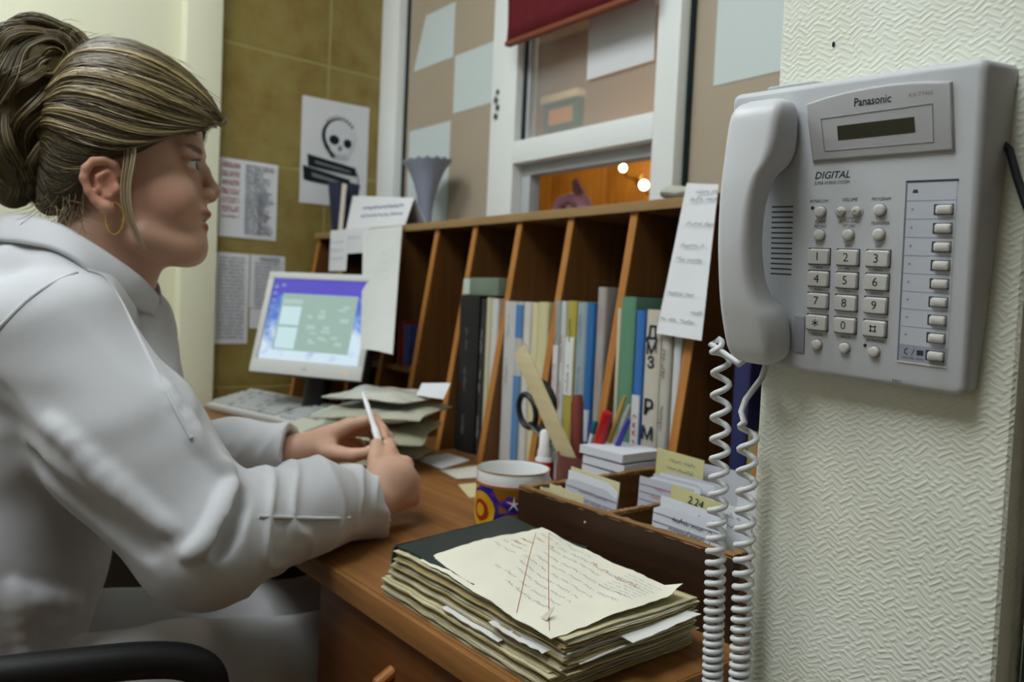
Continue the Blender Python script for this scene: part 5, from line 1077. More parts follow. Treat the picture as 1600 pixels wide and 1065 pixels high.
# glue bottle
gl = empty('glue_bottle', (-0.983, 0.900, DZ), 'small white glue bottle with a red label beside the mug', 'bottle')
MB().lathe([(0.0145, 0), (0.016, 0.002), (0.016, 0.062), (0.012, 0.068)], (-0.990, 0.885, DZ), 24).build('bottle', mat('glue_white', rgb(214, 216, 214), 0.4), gl, smooth=True, ang=50)
MB().lathe([(0.0163, 0.010), (0.0163, 0.059)], (-0.990, 0.885, DZ), 24, cap=False).build('label', mat('glue_red', rgb(186, 30, 36), 0.45), gl, smooth=True)
MB().lathe([(0.0125, 0.067), (0.0125, 0.076), (0.0105, 0.082), (0.0095, 0.108), (0.006, 0.112)], (-0.990, 0.885, DZ), 20).build('cap', mat('cap_white', rgb(228, 230, 228), 0.35), gl, smooth=True, ang=45)
# white slips piled left of the index box
for k in range(7):
    z0 = DZ + 0.001 + k * 0.0155
    mb = MB(); sheet(mb, [(-0.880 + 0.003 * (k % 3), 0.872 - 0.002 * k, z0 + 0.0135), (-0.785 + 0.002 * (k % 2), 0.868 - 0.002 * k, z0 + 0.0135), (-0.782, 0.945, z0 + 0.0135), (-0.878, 0.945, z0 + 0.0135)], th=0.0125, wave=0.0006, seed=k)
    mb.build('card_bundle', M_c1, None, ['lowest white card bundle of the pile between pen holder and index box', 'second lowest white card bundle of the pile by the index box', 'third white card bundle from the bottom of the pile', 'middle white card bundle of the pile by the pen holder', 'third white card bundle from the top of the pile', 'second white card bundle from the top of the pile', 'topmost white card bundle of the pile between pen holder and index box'][k], 'cards', 'white card bundles piled behind the mug', smooth=True)
for k in range(4):
    mb = MB(); y_ = 0.790 + 0.018 * k; sheet(mb, [(-0.905 + 0.015 * k, y_, DZ + 0.0005), (-0.800, y_ + 0.004, DZ + 0.0005), (-0.800, y_ + 0.018, DZ + 0.050 - 0.004 * k), (-0.902 + 0.015 * k, y_ + 0.014, DZ + 0.038 + 0.004 * k)], wave=0.002, seed=90 + k)
    mb.build('paper_slip', M_c1, None, ['front white slip standing between the mug and the card bundles', 'second white slip standing between the mug and the card bundles', 'third white slip standing behind the mug', 'rear white slip standing behind the mug'][k], 'paper', 'white slips standing behind the mug', smooth=True)
# papers lying on the desk
def flat(cs, label, m=M_paper, seed=0, z=DZ):
    mb = MB(); sheet(mb, [(x, y, z + 0.0012) for x, y in cs], wave=0.0006, seed=seed); return mb.build('paper_sheet', m, None, label, 'paper', smooth=True)
flat([(-1.353, 0.850), (-1.241, 0.846), (-1.285, 0.945), (-1.365, 0.945)], 'white sheet lying on the desk in front of the black binders', seed=1)
flat([(-1.231, 0.836), (-1.155, 0.822), (-1.138, 0.899), (-1.237, 0.945)], 'cream white sheet lying on the desk left of the mug', mat('off_white', rgb(206, 202, 190), 0.8), 2)
flat([(-1.12, 0.80), (-1.03, 0.76), (-1.02, 0.84), (-1.11, 0.87)], 'yellowish slip of paper half hidden behind the mug', mat('yellowish_paper', rgb(200, 190, 150), 0.8), 3)
# pile of polythene packets between keyboard and shelf
M_poly = [mat('polythene_%d' % i, c, 0.22, 0.5, alpha=0.9, noise=0.35, nscale=16, bump=0.9, bscale=30, bdist=0.006) for i, c in enumerate((rgb(196, 196, 178), rgb(176, 176, 152), rgb(212, 212, 200), rgb(164, 162, 136)))]
def packet(c, sx, sy, th, ax_, tilt, roll, m, label, seed):
    Mx = Matrix.Translation(c) @ Matrix.Rotation(ax_, 4, 'Z') @ Matrix.Rotation(tilt, 4, 'X') @ Matrix.Rotation(roll, 4, 'Y'); R = random.Random(seed); a_, b_ = R.uniform(0, 6), R.uniform(0, 6)
    V = []; Fc = []; nx, ny = 14, 10
    for lay in (1, -1):
        for j in range(ny + 1):
            for i in range(nx + 1):
                u, v = i / nx * 2 - 1, j / ny * 2 - 1; e = max(0, 1 - max(abs(u), abs(v)) ** 4)
                V.append(Mx @ Vector((u * sx / 2 + 0.004 * math.sin(v * 5 + a_), v * sy / 2 + 0.004 * math.sin(u * 6 + b_), lay * (0.0008 + th / 2 * e * (0.8 + 0.3 * math.sin(u * 7 + a_) * math.sin(v * 6 + b_))) + 0.006 * math.sin(u * 2.5 + a_) * math.cos(v * 2 + b_))))
    m0 = (nx + 1) * (ny + 1)
    for j in range(ny):
        for i in range(nx):
            q = j * (nx + 1) + i; Fc += [(q, q + 1, q + nx + 2, q + nx + 1), (m0 + q, m0 + q + nx + 1, m0 + q + nx + 2, m0 + q + 1)]
    ring = [i for i in range(nx + 1)] + [(j + 1) * (nx + 1) - 1 for j in range(1, ny + 1)] + [ny * (nx + 1) + i for i in range(nx - 1, -1, -1)] + [j * (nx + 1) for j in range(ny - 1, 0, -1)]
    for q, b in zip(ring, ring[1:] + ring[:1]): Fc.append((q, m0 + q, m0 + b, b))
    return MB().add(V, Fc).build('plastic_packet', m, None, label, 'packet', 'plastic packets of papers piled behind the hands', smooth=True, ang=60)
packet((-1.38, 0.745, DZ + 0.020), 0.24, 0.20, 0.030, 0.55, 0.0, 0.0, M_poly[3], 'bottom plastic packet of the pile behind the hands', 1)
packet((-1.365, 0.76, DZ + 0.062), 0.25, 0.19, 0.034, 0.75, 0.05, -0.04, M_poly[1], 'bulging greenish plastic packet in the middle of the pile', 2)
packet((-1.36, 0.78, DZ + 0.100), 0.23, 0.17, 0.030, 0.60, 0.05, -0.05, M_poly[0], 'grey green plastic packet near the top of the pile', 3)
packet((-1.385, 0.795, DZ + 0.130), 0.20, 0.15, 0.018, 0.45, 0.05, -0.03, M_poly[2], 'clear crinkled plastic packet on top of the pile', 4)
mb = MB(); sheet(mb, [(-1.30, 0.82, DZ + 0.136), (-1.265, 0.86, DZ + 0.134), (-1.30, 0.90, DZ + 0.156), (-1.345, 0.86, DZ + 0.158)], wave=0.003, seed=7); mb.build('paper_sheet', M_paper, None, 'bright white folded paper on the pile of plastic packets', 'paper', smooth=True)
mb = MB(); sheet(mb, [(-1.62, 0.60, DZ + 0.004), (-1.52, 0.64, DZ + 0.004), (-1.53, 0.76, DZ + 0.050), (-1.65, 0.745, DZ + 0.050)], wave=0.003, seed=8); mb.build('paper_sheet', mat('greyish_paper', rgb(180, 180, 164), 0.8), None, 'greyish sheet sloping between the keyboard and the plastic packets', 'paper', smooth=True)
# cloth folds of the coat on the modelling sheet: (polyline, radius, softness, groove?)
FOLD_LIST = [
    ([(366, 742), (352, 785), (336, 825), (316, 856), (284, 868)], 0.0100, 0.010, False),
    ([(380, 756), (370, 800), (356, 838), (336, 874)], 0.0080, 0.010, True),
    ([(244, 580), (290, 660), (330, 720), (366, 742)], 0.0080, 0.012, False),
    ([(60, 640), (140, 720), (215, 790), (280, 840)], 0.0070, 0.016, False),
    ([(30, 690), (110, 770), (190, 835), (250, 870)], 0.0060, 0.016, True),
    ([(10, 930), (90, 950), (150, 945), (190, 930)], 0.0080, 0.020, False),
    ([(10, 900), (40, 960), (40, 1050)], 0.0070, 0.014, False),
        
]
SEAMS = [[(-20, 530), (2, 510), (40, 470), (82, 441), (130, 422)], [(136, 422), (164, 430), (184, 460), (212, 515), (245, 582), (275, 640), (305, 695)], [(404, 806), (450, 808), (510, 810), (556, 808)]]
# ================================================================== office chair
ch = empty('office_chair', (-1.09, 0.02, 0), 'black office chair with looped armrests under the seated woman', 'chair')
M_chair = mat('chair_black', rgb(20, 20, 22), 0.5, 0.35)
M_chf = mat('chair_fabric', rgb(28, 28, 32), 0.9, 0.2, bump=0.4, bscale=500)
cax = Vector((0.94, -0.34, 0)); cfw = Vector((0.34, 0.94, 0)); CM = frame((-1.09, 0.04, 0), cax, cfw, Vector((0, 0, 1)))
MB().box(-0.24, 0.24, -0.22, 0.22, 0.415, 0.470).build('seat', M_chf, ch, M=CM, bevel=0.022, bseg=4)
MB().box(-0.21, 0.21, -0.285, -0.235, 0.60, 1.00).build('backrest', M_chf, ch, M=CM, bevel=0.022, bseg=4)
MB().tube([CM @ Vector(p) for p in ((0, 0.0, 0.40), (0, -0.25, 0.41), (0, -0.31, 0.47), (0, -0.292, 0.66))], 0.02, 10, flat=0.5).build('back_bar', M_chair, ch, smooth=True)
ra_ = [(-0.842, -0.16, 0.730), (-0.815, 0.02, 0.722), (-0.803, 0.13, 0.714), (-0.797, 0.205, 0.706), (-0.793, 0.250, 0.692), (-0.792, 0.268, 0.665), (-0.794, 0.262, 0.62), (-0.80, 0.22, 0.54), (-0.83, 0.14, 0.44), (-0.89, 0.10, 0.405)]
ra_ = [Vector(p) for p in ra_]
def _cr(P, t):
    i = min(int(t), len(P) - 2); f = t - i; p0, p1, p2, p3 = P[max(i - 1, 0)], P[i], P[i + 1], P[min(i + 2, len(P) - 1)]
    return (p1 * 2 + (p2 - p0) * f + (p0 * 2 - p1 * 5 + p2 * 4 - p3) * (f * f) + (p1 * 3 - p0 - p2 * 3 + p3) * (f ** 3)) * 0.5
ra_ = [_cr(ra_, k * (len(ra_) - 1) / 48) + Vector((0, 0, 0.004)) for k in range(49)]
MB().tube(ra_, 0.0175, 14, flat=1.0).build('armrest', M_chair, ch, smooth=True)
la_ = [CM @ Vector((-(Vector(p) - Vector((-1.09, 0.04, 0))).dot(cax), (Vector(p) - Vector((-1.09, 0.04, 0))).dot(cfw), p[2])) for p in ra_]
MB().tube(la_, 0.0175, 14).build('armrest', M_chair, ch, smooth=True)
MB().tube([(-1.09, 0.04, 0.10), (-1.09, 0.04, 0.415)], [0.030, 0.022], 14).build('gas_column', M_chair, ch, smooth=True)
for k in range(5):
    a_ = 2 * math.pi * k / 5 + 0.3; e_ = Vector((-1.09 + 0.27 * math.cos(a_), 0.04 + 0.27 * math.sin(a_), 0.07))
    MB().tube([(-1.09, 0.04, 0.11), e_], [0.025, 0.016], 10).build('base_leg', M_chair, ch, smooth=True)
    MB().tube([e_ + Vector((-0.012 * math.sin(a_), 0.012 * math.cos(a_), -0.042)), e_ + Vector((0.012 * math.sin(a_), -0.012 * math.cos(a_), -0.042))], 0.027, 16).build('caster', M_chair, ch, smooth=True)
# ================================================================== seated woman
per = empty('person', (-1.09, 0.10, 0), 'woman in a white coat with blonde hair pinned up, writing at the desk', 'person')
FPX = 1226.4; PSI = math.radians(12)
HA = (CR * math.cos(PSI) + CF * math.sin(PSI)).normalized(); HT = (CR * math.sin(PSI) - CF * math.cos(PSI)).normalized(); HU = CU.copy()
HC = Vector((-1.065, 0.240, 1.228)); EYE0 = Vector((0, 0, CAMZ))
def side(x, y, t=0.0):
    """head modelling sheet: profile coordinates x, y on a plane t metres off the head's mid-plane (plus = her right)"""
    r = CR * ((x - 800) / FPX) - CU * ((y - 532.5) / FPX) + CF
    s = ((HC + HT * t) - EYE0).dot(HT) / r.dot(HT); return EYE0 + r * s
def mir(P): P = Vector(P); return P - HT * (2 * (P - HC).dot(HT))
AX = (HA, HU, HT)
g_ = 0.0026
B = Field(np.arange(-1.40, -0.78, g_), np.arange(-0.02, 0.70, g_), np.concatenate([np.arange(-0.01, 0.74, 0.008), np.arange(0.74, 1.345, g_)]))
# --- limbs and trunk under the clothes
NB = Vector((-1.105, 0.195, 1.05)); SR = Vector((-0.968, 0.150, 1.012)); SL = Vector((-1.245, 0.255, 1.0)); ER = Vector((-0.850, 0.278, 0.803)); WR = Vector((-0.934, 0.522, 0.794)); EL = Vector((-1.27, 0.36, 0.80)); WL = Vector((-1.137, 0.502, 0.828))
B.ell((-1.11, 0.16, 0.90), (0.13, 0.09, 0.16), (cax, cfw, Vector((0, 0, 1))), 0.02); B.ell((-1.10, 0.09, 0.64), (0.14, 0.10, 0.14), (cax, cfw, Vector((0, 0, 1))), 0.03); B.cone((-1.11, 0.14, 0.84), (-1.10, 0.10, 0.68), 0.10, 0.10, 0.03)
B.cone(NB, SR, 0.045, 0.045, 0.02); B.cone(NB, SL, 0.045, 0.045, 0.02)
B.chain([SR, ER, WR], [0.045, 0.036, 0.026], 0.012); B.chain([SL, EL, WL], [0.045, 0.036, 0.0265], 0.012)
for (h_, k_, a_, f_) in (((-1.03, 0.08, 0.575), (-0.995, 0.50, 0.565), (-0.995, 0.47, 0.09), (-0.98, 0.60, 0.03)), ((-1.17, 0.13, 0.575), (-1.13, 0.54, 0.565), (-1.13, 0.51, 0.09), (-1.12, 0.64, 0.03))):
    B.chain([h_, k_, a_], [0.075, 0.055, 0.035], 0.02); B.cone(a_, f_, 0.04, 0.03, 0.02)
# --- head
B.ell(side(186, 203), (0.096, 0.088, 0.072), AX, 0.01)
B.ell(side(238, 272), (0.058, 0.080, 0.060), AX, 0.02)
B.ell(side(246, 335), (0.055, 0.052, 0.050), AX, 0.02)
B.ell(side(298, 376), (0.0165, 0.0185, 0.024), AX, 0.018)
B.ell(side(288, 336), (0.022, 0.034, 0.030), AX, 0.014)
B.ell(side(262, 392), (0.040, 0.014, 0.034), AX, 0.02)
for s_ in (1, -1):
    q = (lambda P: P) if s_ > 0 else mir
    B.ell(q(side(262, 308, 0.038)), (0.030, 0.030, 0.020), AX, 0.018)
    B.cone(q(side(222, 372, 0.044)), q(side(285, 388, 0.018)), 0.018, 0.016, 0.02)
    B.ell(q(side(309, 258, 0.030)), (0.015, 0.013, 0.017), AX, 0.010, sub=True)
    B.ell(q(side(293, 257, 0.031)), (0.0138, 0.0138, 0.0138), AX, 0.004)
    B.cone(q(side(303, 236, 0.012)), q(side(288, 234, 0.042)), 0.0085, 0.007, 0.010)
    B.ell(q(side(308, 258, 0.034)), (0.011, 0.0036, 0.013), AX, 0.002, sub=True)
    B.ell(q(side(322, 303, 0.011)), (0.010, 0.0075, 0.007), AX, 0.006)
    B.ell(q(side(327, 310, 0.006)), (0.0045, 0.003, 0.003), AX, 0.002, sub=True)
    # ear
    e = lambda x, y, t: q(side(x, y, t))
    B.ell(e(160, 287, 0.074), (0.017, 0.027, 0.006), AX, 0.006)
    hel = [(186, 272, 0.073), (178, 256, 0.078), (163, 250, 0.081), (146, 252, 0.084), (134, 263, 0.086), (131, 278, 0.086), (138, 298, 0.084), (150, 314, 0.081), (163, 324, 0.078), (172, 326, 0.076)]
    hp_ = [e(*p) for p in hel]; B.chain(hp_, [0.0042, 0.0044, 0.0046, 0.0048, 0.0048, 0.0046, 0.0044, 0.0048, 0.0068, 0.0060], 0.003)
    B.chain([e(168, 268, 0.079), e(153, 276, 0.081), e(155, 296, 0.080), e(168, 306, 0.078)], [0.003, 0.0034, 0.0034, 0.003], 0.003)
    B.ell(e(170, 290, 0.083), (0.0085, 0.011, 0.006), AX, 0.004, sub=True)
    B.ell(e(183, 296, 0.076), (0.004, 0.006, 0.004), AX, 0.003)
B.cone(side(307, 252), side(318, 268), 0.0065, 0.0068, 0.010); B.cone(side(318, 268), side(333, 297), 0.0068, 0.0078, 0.006)
B.ell(side(334, 299), (0.0085, 0.0078, 0.0095), AX, 0.005); B.cone(side(332, 304), side(316, 310), 0.0042, 0.0045, 0.006)
B.ell(side(316, 333), (0.0105, 0.0062, 0.019), AX, 0.004); B.ell(side(319, 336), (0.007, 0.0045, 0.013), AX, 0.003); B.ell(side(314, 355), (0.0085, 0.0058, 0.0165), AX, 0.004)
B.ell(side(325, 345.5), (0.013, 0.0016, 0.019), AX, 0.0015, sub=True)
# --- neck
B.chain([side(170, 318), side(160, 395), side(142, 470)], [0.050, 0.050, 0.058], 0.02); B.cone(side(210, 385), side(172, 470), 0.034, 0.040, 0.02); B.cone(NB, side(150, 440), 0.05, 0.05, 0.03)
# --- right hand, closed around the pen
def digits(F, D_):
    for pts, rs in D_: F.chain(pts, rs, 0.0035)
KN = [Vector((-0.992, 0.583, 0.846)), Vector((-0.972, 0.597, 0.832)), Vector((-0.956, 0.600, 0.811)), Vector((-0.944, 0.594, 0.789))]
for K, r_ in zip(KN, (0.0135, 0.0138, 0.0132, 0.0122)): B.cone(WR + (K - WR) * 0.12, K, 0.0235, r_, 0.012)
B.ell((WR + KN[1]) / 2 + Vector((0.004, 0.004, 0.002)), (0.030, 0.039, 0.034), None, 0.014)
digits(B, [([KN[0], (-1.022, 0.600, 0.853), (-1.034, 0.592, 0.843), (-1.030, 0.584, 0.836)], [0.0115, 0.0098, 0.0088, 0.0075]),
           ([KN[1], (-1.012, 0.616, 0.826), (-1.026, 0.598, 0.818), (-1.016, 0.582, 0.815)], [0.0118, 0.0100, 0.0090, 0.0078]),
           ([KN[2], (-0.998, 0.618, 0.800), (-1.014, 0.600, 0.792), (-1.004, 0.582, 0.790)], [0.0112, 0.0098, 0.0088, 0.0076]),
           ([KN[3], (-0.984, 0.610, 0.775), (-0.998, 0.594, 0.769), (-0.990, 0.578, 0.768)], [0.0102, 0.0088, 0.0080, 0.0072]),
           ([(-0.950, 0.540, 0.815), (-0.982, 0.556, 0.842), (-1.006, 0.570, 0.857), (-1.022, 0.578, 0.853)], [0.016, 0.0118, 0.0100, 0.0082])])
# --- left hand, fingers arched over the pen
KL = [Vector((-1.124, 0.588, 0.868)), Vector((-1.142, 0.594, 0.866)), Vector((-1.156, 0.594, 0.855)), Vector((-1.164, 0.586, 0.841))]
for K, r_ in zip(KL, (0.0115, 0.0115, 0.011, 0.0105)): B.cone(WL + (K - WL) * 0.12, K, 0.021, r_, 0.010)
B.cone(WL, (-1.112, 0.545, 0.836), 0.023, 0.016, 0.012)
digits(B, [([KL[0], (-1.100, 0.616, 0.880), (-1.064, 0.612, 0.868), (-1.040, 0.603, 0.853)], [0.0105, 0.0095, 0.0085, 0.0072]),
           ([KL[1], (-1.116, 0.628, 0.872), (-1.076, 0.628, 0.855), (-1.052, 0.616, 0.840)], [0.0108, 0.0098, 0.0086, 0.0074]),
           ([KL[2], (-1.132, 0.630, 0.854), (-1.096, 0.632, 0.834), (-1.072, 0.620, 0.822)], [0.0104, 0.0094, 0.0084, 0.0072]),
           ([KL[3], (-1.150, 0.618, 0.832), (-1.122, 0.626, 0.812), (-1.100, 0.618, 0.802)], [0.0098, 0.0086, 0.0076, 0.0068]),
           ([(-1.118, 0.532, 0.832), (-1.090, 0.552, 0.831), (-1.062, 0.563, 0.833), (-1.034, 0.578, 0.842)], [0.017, 0.0125, 0.0105, 0.0082])])
B.cone(ER, WR, 0.034, 0.024, 0.01)
V, Fq = B.mesh()
del B
def near(P, c, rad, pw=1.0): return np.clip(1 - np.linalg.norm((P - np.array(c)) / np.array(rad), axis=1), 0, 1) ** pw
skin = np.tile(np.array(rgb(198, 158, 136)), (len(V), 1))
def tint(wt, c):
    global skin; skin = skin * (1 - wt[:, None]) + np.array(c) * wt[:, None]
loc = np.stack([(V - np.array(HC)) @ np.array(a_) for a_ in AX], 1)
def lc(x, y, t=0.0): P = side(x, y, t) - HC; return np.array([P.dot(a_) for a_ in AX])
for s_ in (1, -1):
    c_ = lc(262, 312, 0.06); c_[2] = abs(c_[2]) * s_; tint(np.clip(1.2 - np.linalg.norm((loc - c_) / [0.035, 0.028, 0.05], axis=1), 0, 1) * 0.35, rgb(196, 128, 108))
    c_ = lc(158, 285, 0.08); c_[2] = abs(c_[2]) * s_; tint(np.clip(1.4 - np.linalg.norm((loc - c_) / [0.030, 0.036, 0.02], axis=1), 0, 1) * 0.5, rgb(190, 112, 88))
    c_ = lc(303, 233, 0.028); c_[2] = abs(c_[2]) * s_; tint(np.clip((1 - np.linalg.norm((loc - c_) / [0.016, 0.0055, 0.026], axis=1)) * 3, 0, 1) * 0.85, rgb(70, 52, 38))
    c_ = lc(298, 250, 0.036); c_[2] = abs(c_[2]) * s_; tint(np.clip((1 - np.linalg.norm((loc - c_) / [0.016, 0.006, 0.02], axis=1)) * 2, 0, 1) * 0.45, rgb(110, 76, 60))
    c_ = lc(299, 261, 0.038); c_[2] = abs(c_[2]) * s_
tint(np.clip((1 - np.linalg.norm((loc - lc(317, 335)) / [0.014, 0.0068, 0.021], axis=1)) * 3.5, 0, 1) * 0.8, rgb(150, 72, 66))
tint(np.clip((1 - np.linalg.norm((loc - lc(315, 355)) / [0.013, 0.0068, 0.019], axis=1)) * 3.5, 0, 1) * 0.8, rgb(154, 76, 70))
for c_ in list(KN) + [Vector((-1.022, 0.602, 0.853)), Vector((-1.10, 0.616, 0.88)), Vector((-1.064, 0.612, 0.868))]: tint(near(V, c_, (0.02, 0.02, 0.02)) * 0.4, rgb(196, 134, 108))
body = npmesh('body', V, Fq, mat('skin', rgb(202, 158, 132), 0.5, 0.35, attr='Col', sss=0.12, bump=0.08, bscale=500), per, colors=skin)
# nails
def nail(c, d, n_): 
    c, d, n_ = Vector(c), Vector(d).normalized(), Vector(n_); n_ = (n_ - d * n_.dot(d)).normalized()
    MB().sphere(c, (0.0062, 0.0046, 0.0016), 12, 8, frame((0, 0, 0), d, n_.cross(d), n_).to_3x3()).build('fingernail', mat('nail', rgb(216, 176, 160), 0.25), body, smooth=True)
nail((-1.0185, 0.5745, 0.8605), (-0.016, 0.008, -0.002), (0.35, -0.45, 0.82)); nail((-1.043, 0.5985, 0.860), (-0.024, -0.009, -0.015), (0.3, -0.2, 0.9)); nail((-1.036, 0.5725, 0.8480), (0.028, 0.015, 0.009), (0.4, -0.7, 0.6))
# eyes
for s_ in (1, -1):
    q = (lambda P: P) if s_ > 0 else mir
    c_ = q(side(293.5, 257, 0.031)); ey_ = MB().sphere(c_, 0.0128, 20, 14).build('eyeball', mat('eye_white', rgb(206, 202, 196), 0.2, 0.5), per, smooth=True)
    dv = (HA * 0.97 + HT * (0.16 * s_) - HU * 0.05).normalized()
    MB().lathe([(0.0058, 0.0), (0.0056, 0.0006), (0.003, 0.0012)], c_ + dv * 0.0116, 20, dv.to_track_quat('Z', 'Y').to_matrix()).build('iris', mat('iris_grey', rgb(74, 84, 88), 0.15, 0.5), ey_, smooth=True)
    mb = MB()
    for k in range(9):
        p0 = q(side(305 - k * 0.9, 252.5 - 0.25 * k, 0.028 + 0.0022 * k)); mb.tube([p0, p0 + HA * 0.005 + HU * 0.001, p0 + HA * 0.0075 + HU * 0.0035 + HT * (0.001 * s_)], [0.0004, 0.0003, 0.0001], 4)
    mb.build('eyelashes', mat('lash', rgb(34, 26, 20), 0.6), per, kind='stuff')
# earrings: thin gold hoops
for s_ in (1, -1):
    q = (lambda P: P) if s_ > 0 else mir
    c_ = q(side(179, 341, 0.082)); n_ = 26; pts = []
    for k in range(n_ + 1):
        a_ = 2 * math.pi * k / n_; pts.append(c_ + HA * (0.0105 * math.cos(a_)) + HU * (0.0180 * math.sin(a_)) + HT * (0.004 * math.cos(a_) * s_))
    MB().tube(pts, 0.0009, 6).build('hoop_earring', mat('gold', rgb(212, 164, 84), 0.25, metal=0.9), per, label='thin gold hoop earring', smooth=True)
# pen
pn = empty('pen', (-1.05, 0.59, 0.86), 'white ballpoint pen held between both hands of the woman', 'pen')
pa, pb = Vector((-1.106, 0.5985, 0.922)), Vector((-1.012, 0.584, 0.842)); dd = (pb - pa)
MB().tube([pa, pa + dd * 0.05, pa + dd * 0.55, pa + dd * 0.80], [0.0024, 0.0038, 0.0042, 0.0040], 12).build('barrel', mat('pen_white', rgb(226, 228, 230), 0.3), pn, smooth=True)
MB().tube([pa + dd * 0.56, pa + dd * 0.62, pa + dd * 0.76, pa + dd * 0.94, pb], [0.0044, 0.0058, 0.0055, 0.0022, 0.0008], 12).build('grip_cone', MATS['pen_white'], pn, smooth=True)
# ================================================================== white coat
gc = 0.0036
C = Field(np.arange(-1.47, -0.745, gc), np.arange(-0.17, 0.62, gc), np.arange(0.50, 1.20, gc))
BX = (cax, cfw, Vector((0, 0, 1))); UPZ = Vector((0, 0, 1))
C.ell((-1.11, 0.055, 0.62), (0.185, 0.150, 0.150), BX, 0.03); C.ell((-1.11, 0.10, 0.76), (0.172, 0.140, 0.170), BX, 0.04); C.ell((-1.115, 0.135, 0.91), (0.175, 0.135, 0.165), BX, 0.04)
C.ell((-1.125, 0.115, 1.00), (0.165, 0.105, 0.105), BX, 0.04); C.ell((-1.078, 0.215, 0.905), (0.105, 0.088, 0.105), BX, 0.05); C.ell((-1.15, 0.235, 0.905), (0.10, 0.085, 0.10), BX, 0.05)
C.cone(NB + Vector((0.02, 0.05, -0.03)), (-1.078, 0.222, 0.90), 0.060, 0.085, 0.05); C.cone(NB + Vector((0, -0.02, 0.0)), SR + Vector((-0.01, 0, 0)), 0.062, 0.070, 0.03); C.cone(NB + Vector((0, -0.02, 0)), SL, 0.062, 0.066, 0.03)
# right sleeve
FM = Vector((-0.893, 0.415, 0.812)); CU_R = Vector((-0.934, 0.520, 0.797))
C.chain([SR, SR.lerp(ER, 0.5) + Vector((-0.008, -0.006, 0.0)), ER], [0.072, 0.080, 0.070], 0.025); C.chain([ER, FM, CU_R], [0.068, 0.056, 0.044], 0.020)
# left sleeve
FL = Vector((-1.20, 0.43, 0.822)); CU_L = Vector((-1.142, 0.495, 0.830))
C.chain([SL, EL], [0.070, 0.064], 0.025); C.chain([EL, FL, CU_L], [0.062, 0.054, 0.044], 0.02)
# folds: raised pleats along the arm and across the elbow crease
def fold(pts, r=0.007, k=0.012, sub=False):
    n_ = len(pts); C.chain(pts, [r * (0.35 + 0.65 * math.sin(math.pi * (i + 0.5) / n_)) if r > 0.0052 else r for i in range(n_)], k, sub)
def cloth(x, y):
    """point of the cloth surface under sheet coordinates x, y"""
    r = CR * ((x - 800) / FPX) - CU * ((y - 532.5) / FPX) + CF; s_ = 0.60
    while s_ < 1.4:
        P = EYE0 + r * s_
        if C.val(P) < 0:
            lo_, hi_ = s_ - 0.003, s_
            for _ in range(8):
                md_ = (lo_ + hi_) / 2
                if C.val(EYE0 + r * md_) < 0: hi_ = md_
                else: lo_ = md_
            return EYE0 + r * hi_
        s_ += 0.003
    return None
FL3 = []
for pts, r_, k_, sb in FOLD_LIST:
    q = []
    for (x0, y0), (x1, y1) in zip(pts, pts[1:]):
        for t_ in (0, 0.34, 0.67): q.append(cloth(x0 + (x1 - x0) * t_, y0 + (y1 - y0) * t_))
    q.append(cloth(*pts[-1])); q = [p for p in q if p is not None]
    for _ in range(4): q = [q[max(0, i - 1)].lerp(q[min(len(q) - 1, i + 1)], 0.5).lerp(q[i], 0.5) for i in range(len(q))]
    if r_ < 0.0052: q = [p - CF * 0.0015 for p in q]
    FL3.append((q, r_, k_, sb))
for q, r_, k_, sb in FL3: fold(q, r_, k_, sb)
yk = [side(10, 412, 0.0), side(54, 418, 0.056), side(100, 430, 0.072), side(136, 458, 0.068), side(172, 490, 0.046)]
for q_ in (yk, [mir(p) for p in yk]): C.chain(q_, [0.026, 0.028, 0.028, 0.028, 0.024], 0.03)
# cuffs: hems and openings
d_ = (CU_R - FM).normalized(); C.cone(CU_R - d_ * 0.03, CU_R + d_ * 0.004 - UPZ * 0.010, 0.043, 0.049, 0.010); C.cone(CU_R - d_ * 0.06, CU_R + d_ * 0.03, 0.029, 0.044, 0.003, True)
d2 = (CU_L - FL).normalized(); C.cone(CU_L, CU_L + d2 * 0.004, 0.046, 0.048, 0.006); C.cone(CU_L - d2 * 0.03, CU_L + d2 * 0.05, 0.028, 0.044, 0.003, True)
# the sleeves rest on the desk; cut the flared hem ends flat
gx, gy, gz = np.meshgrid(*C.ax, indexing='ij', sparse=True)
C.D = np.where(gy > 0.405, np.maximum(C.D, 0.7525 - gz), C.D)
cutR = (gx - CU_R.x) * d_.x + (gy - CU_R.y) * d_.y + (gz - CU_R.z) * d_.z + 0.022 - 0.55 * np.clip(CU_R.z + 0.01 - gz, 0, 1)
C.D = np.where((gx > -1.03) & (gy > 0.40), np.maximum(C.D, cutR), C.D)
cutL = (gx - CU_L.x) * d2.x + (gy - CU_L.y) * d2.y + (gz - CU_L.z) * d2.z - 0.004
C.D = np.where((gx <= -1.03) & (gy > 0.38), np.maximum(C.D, cutL), C.D)
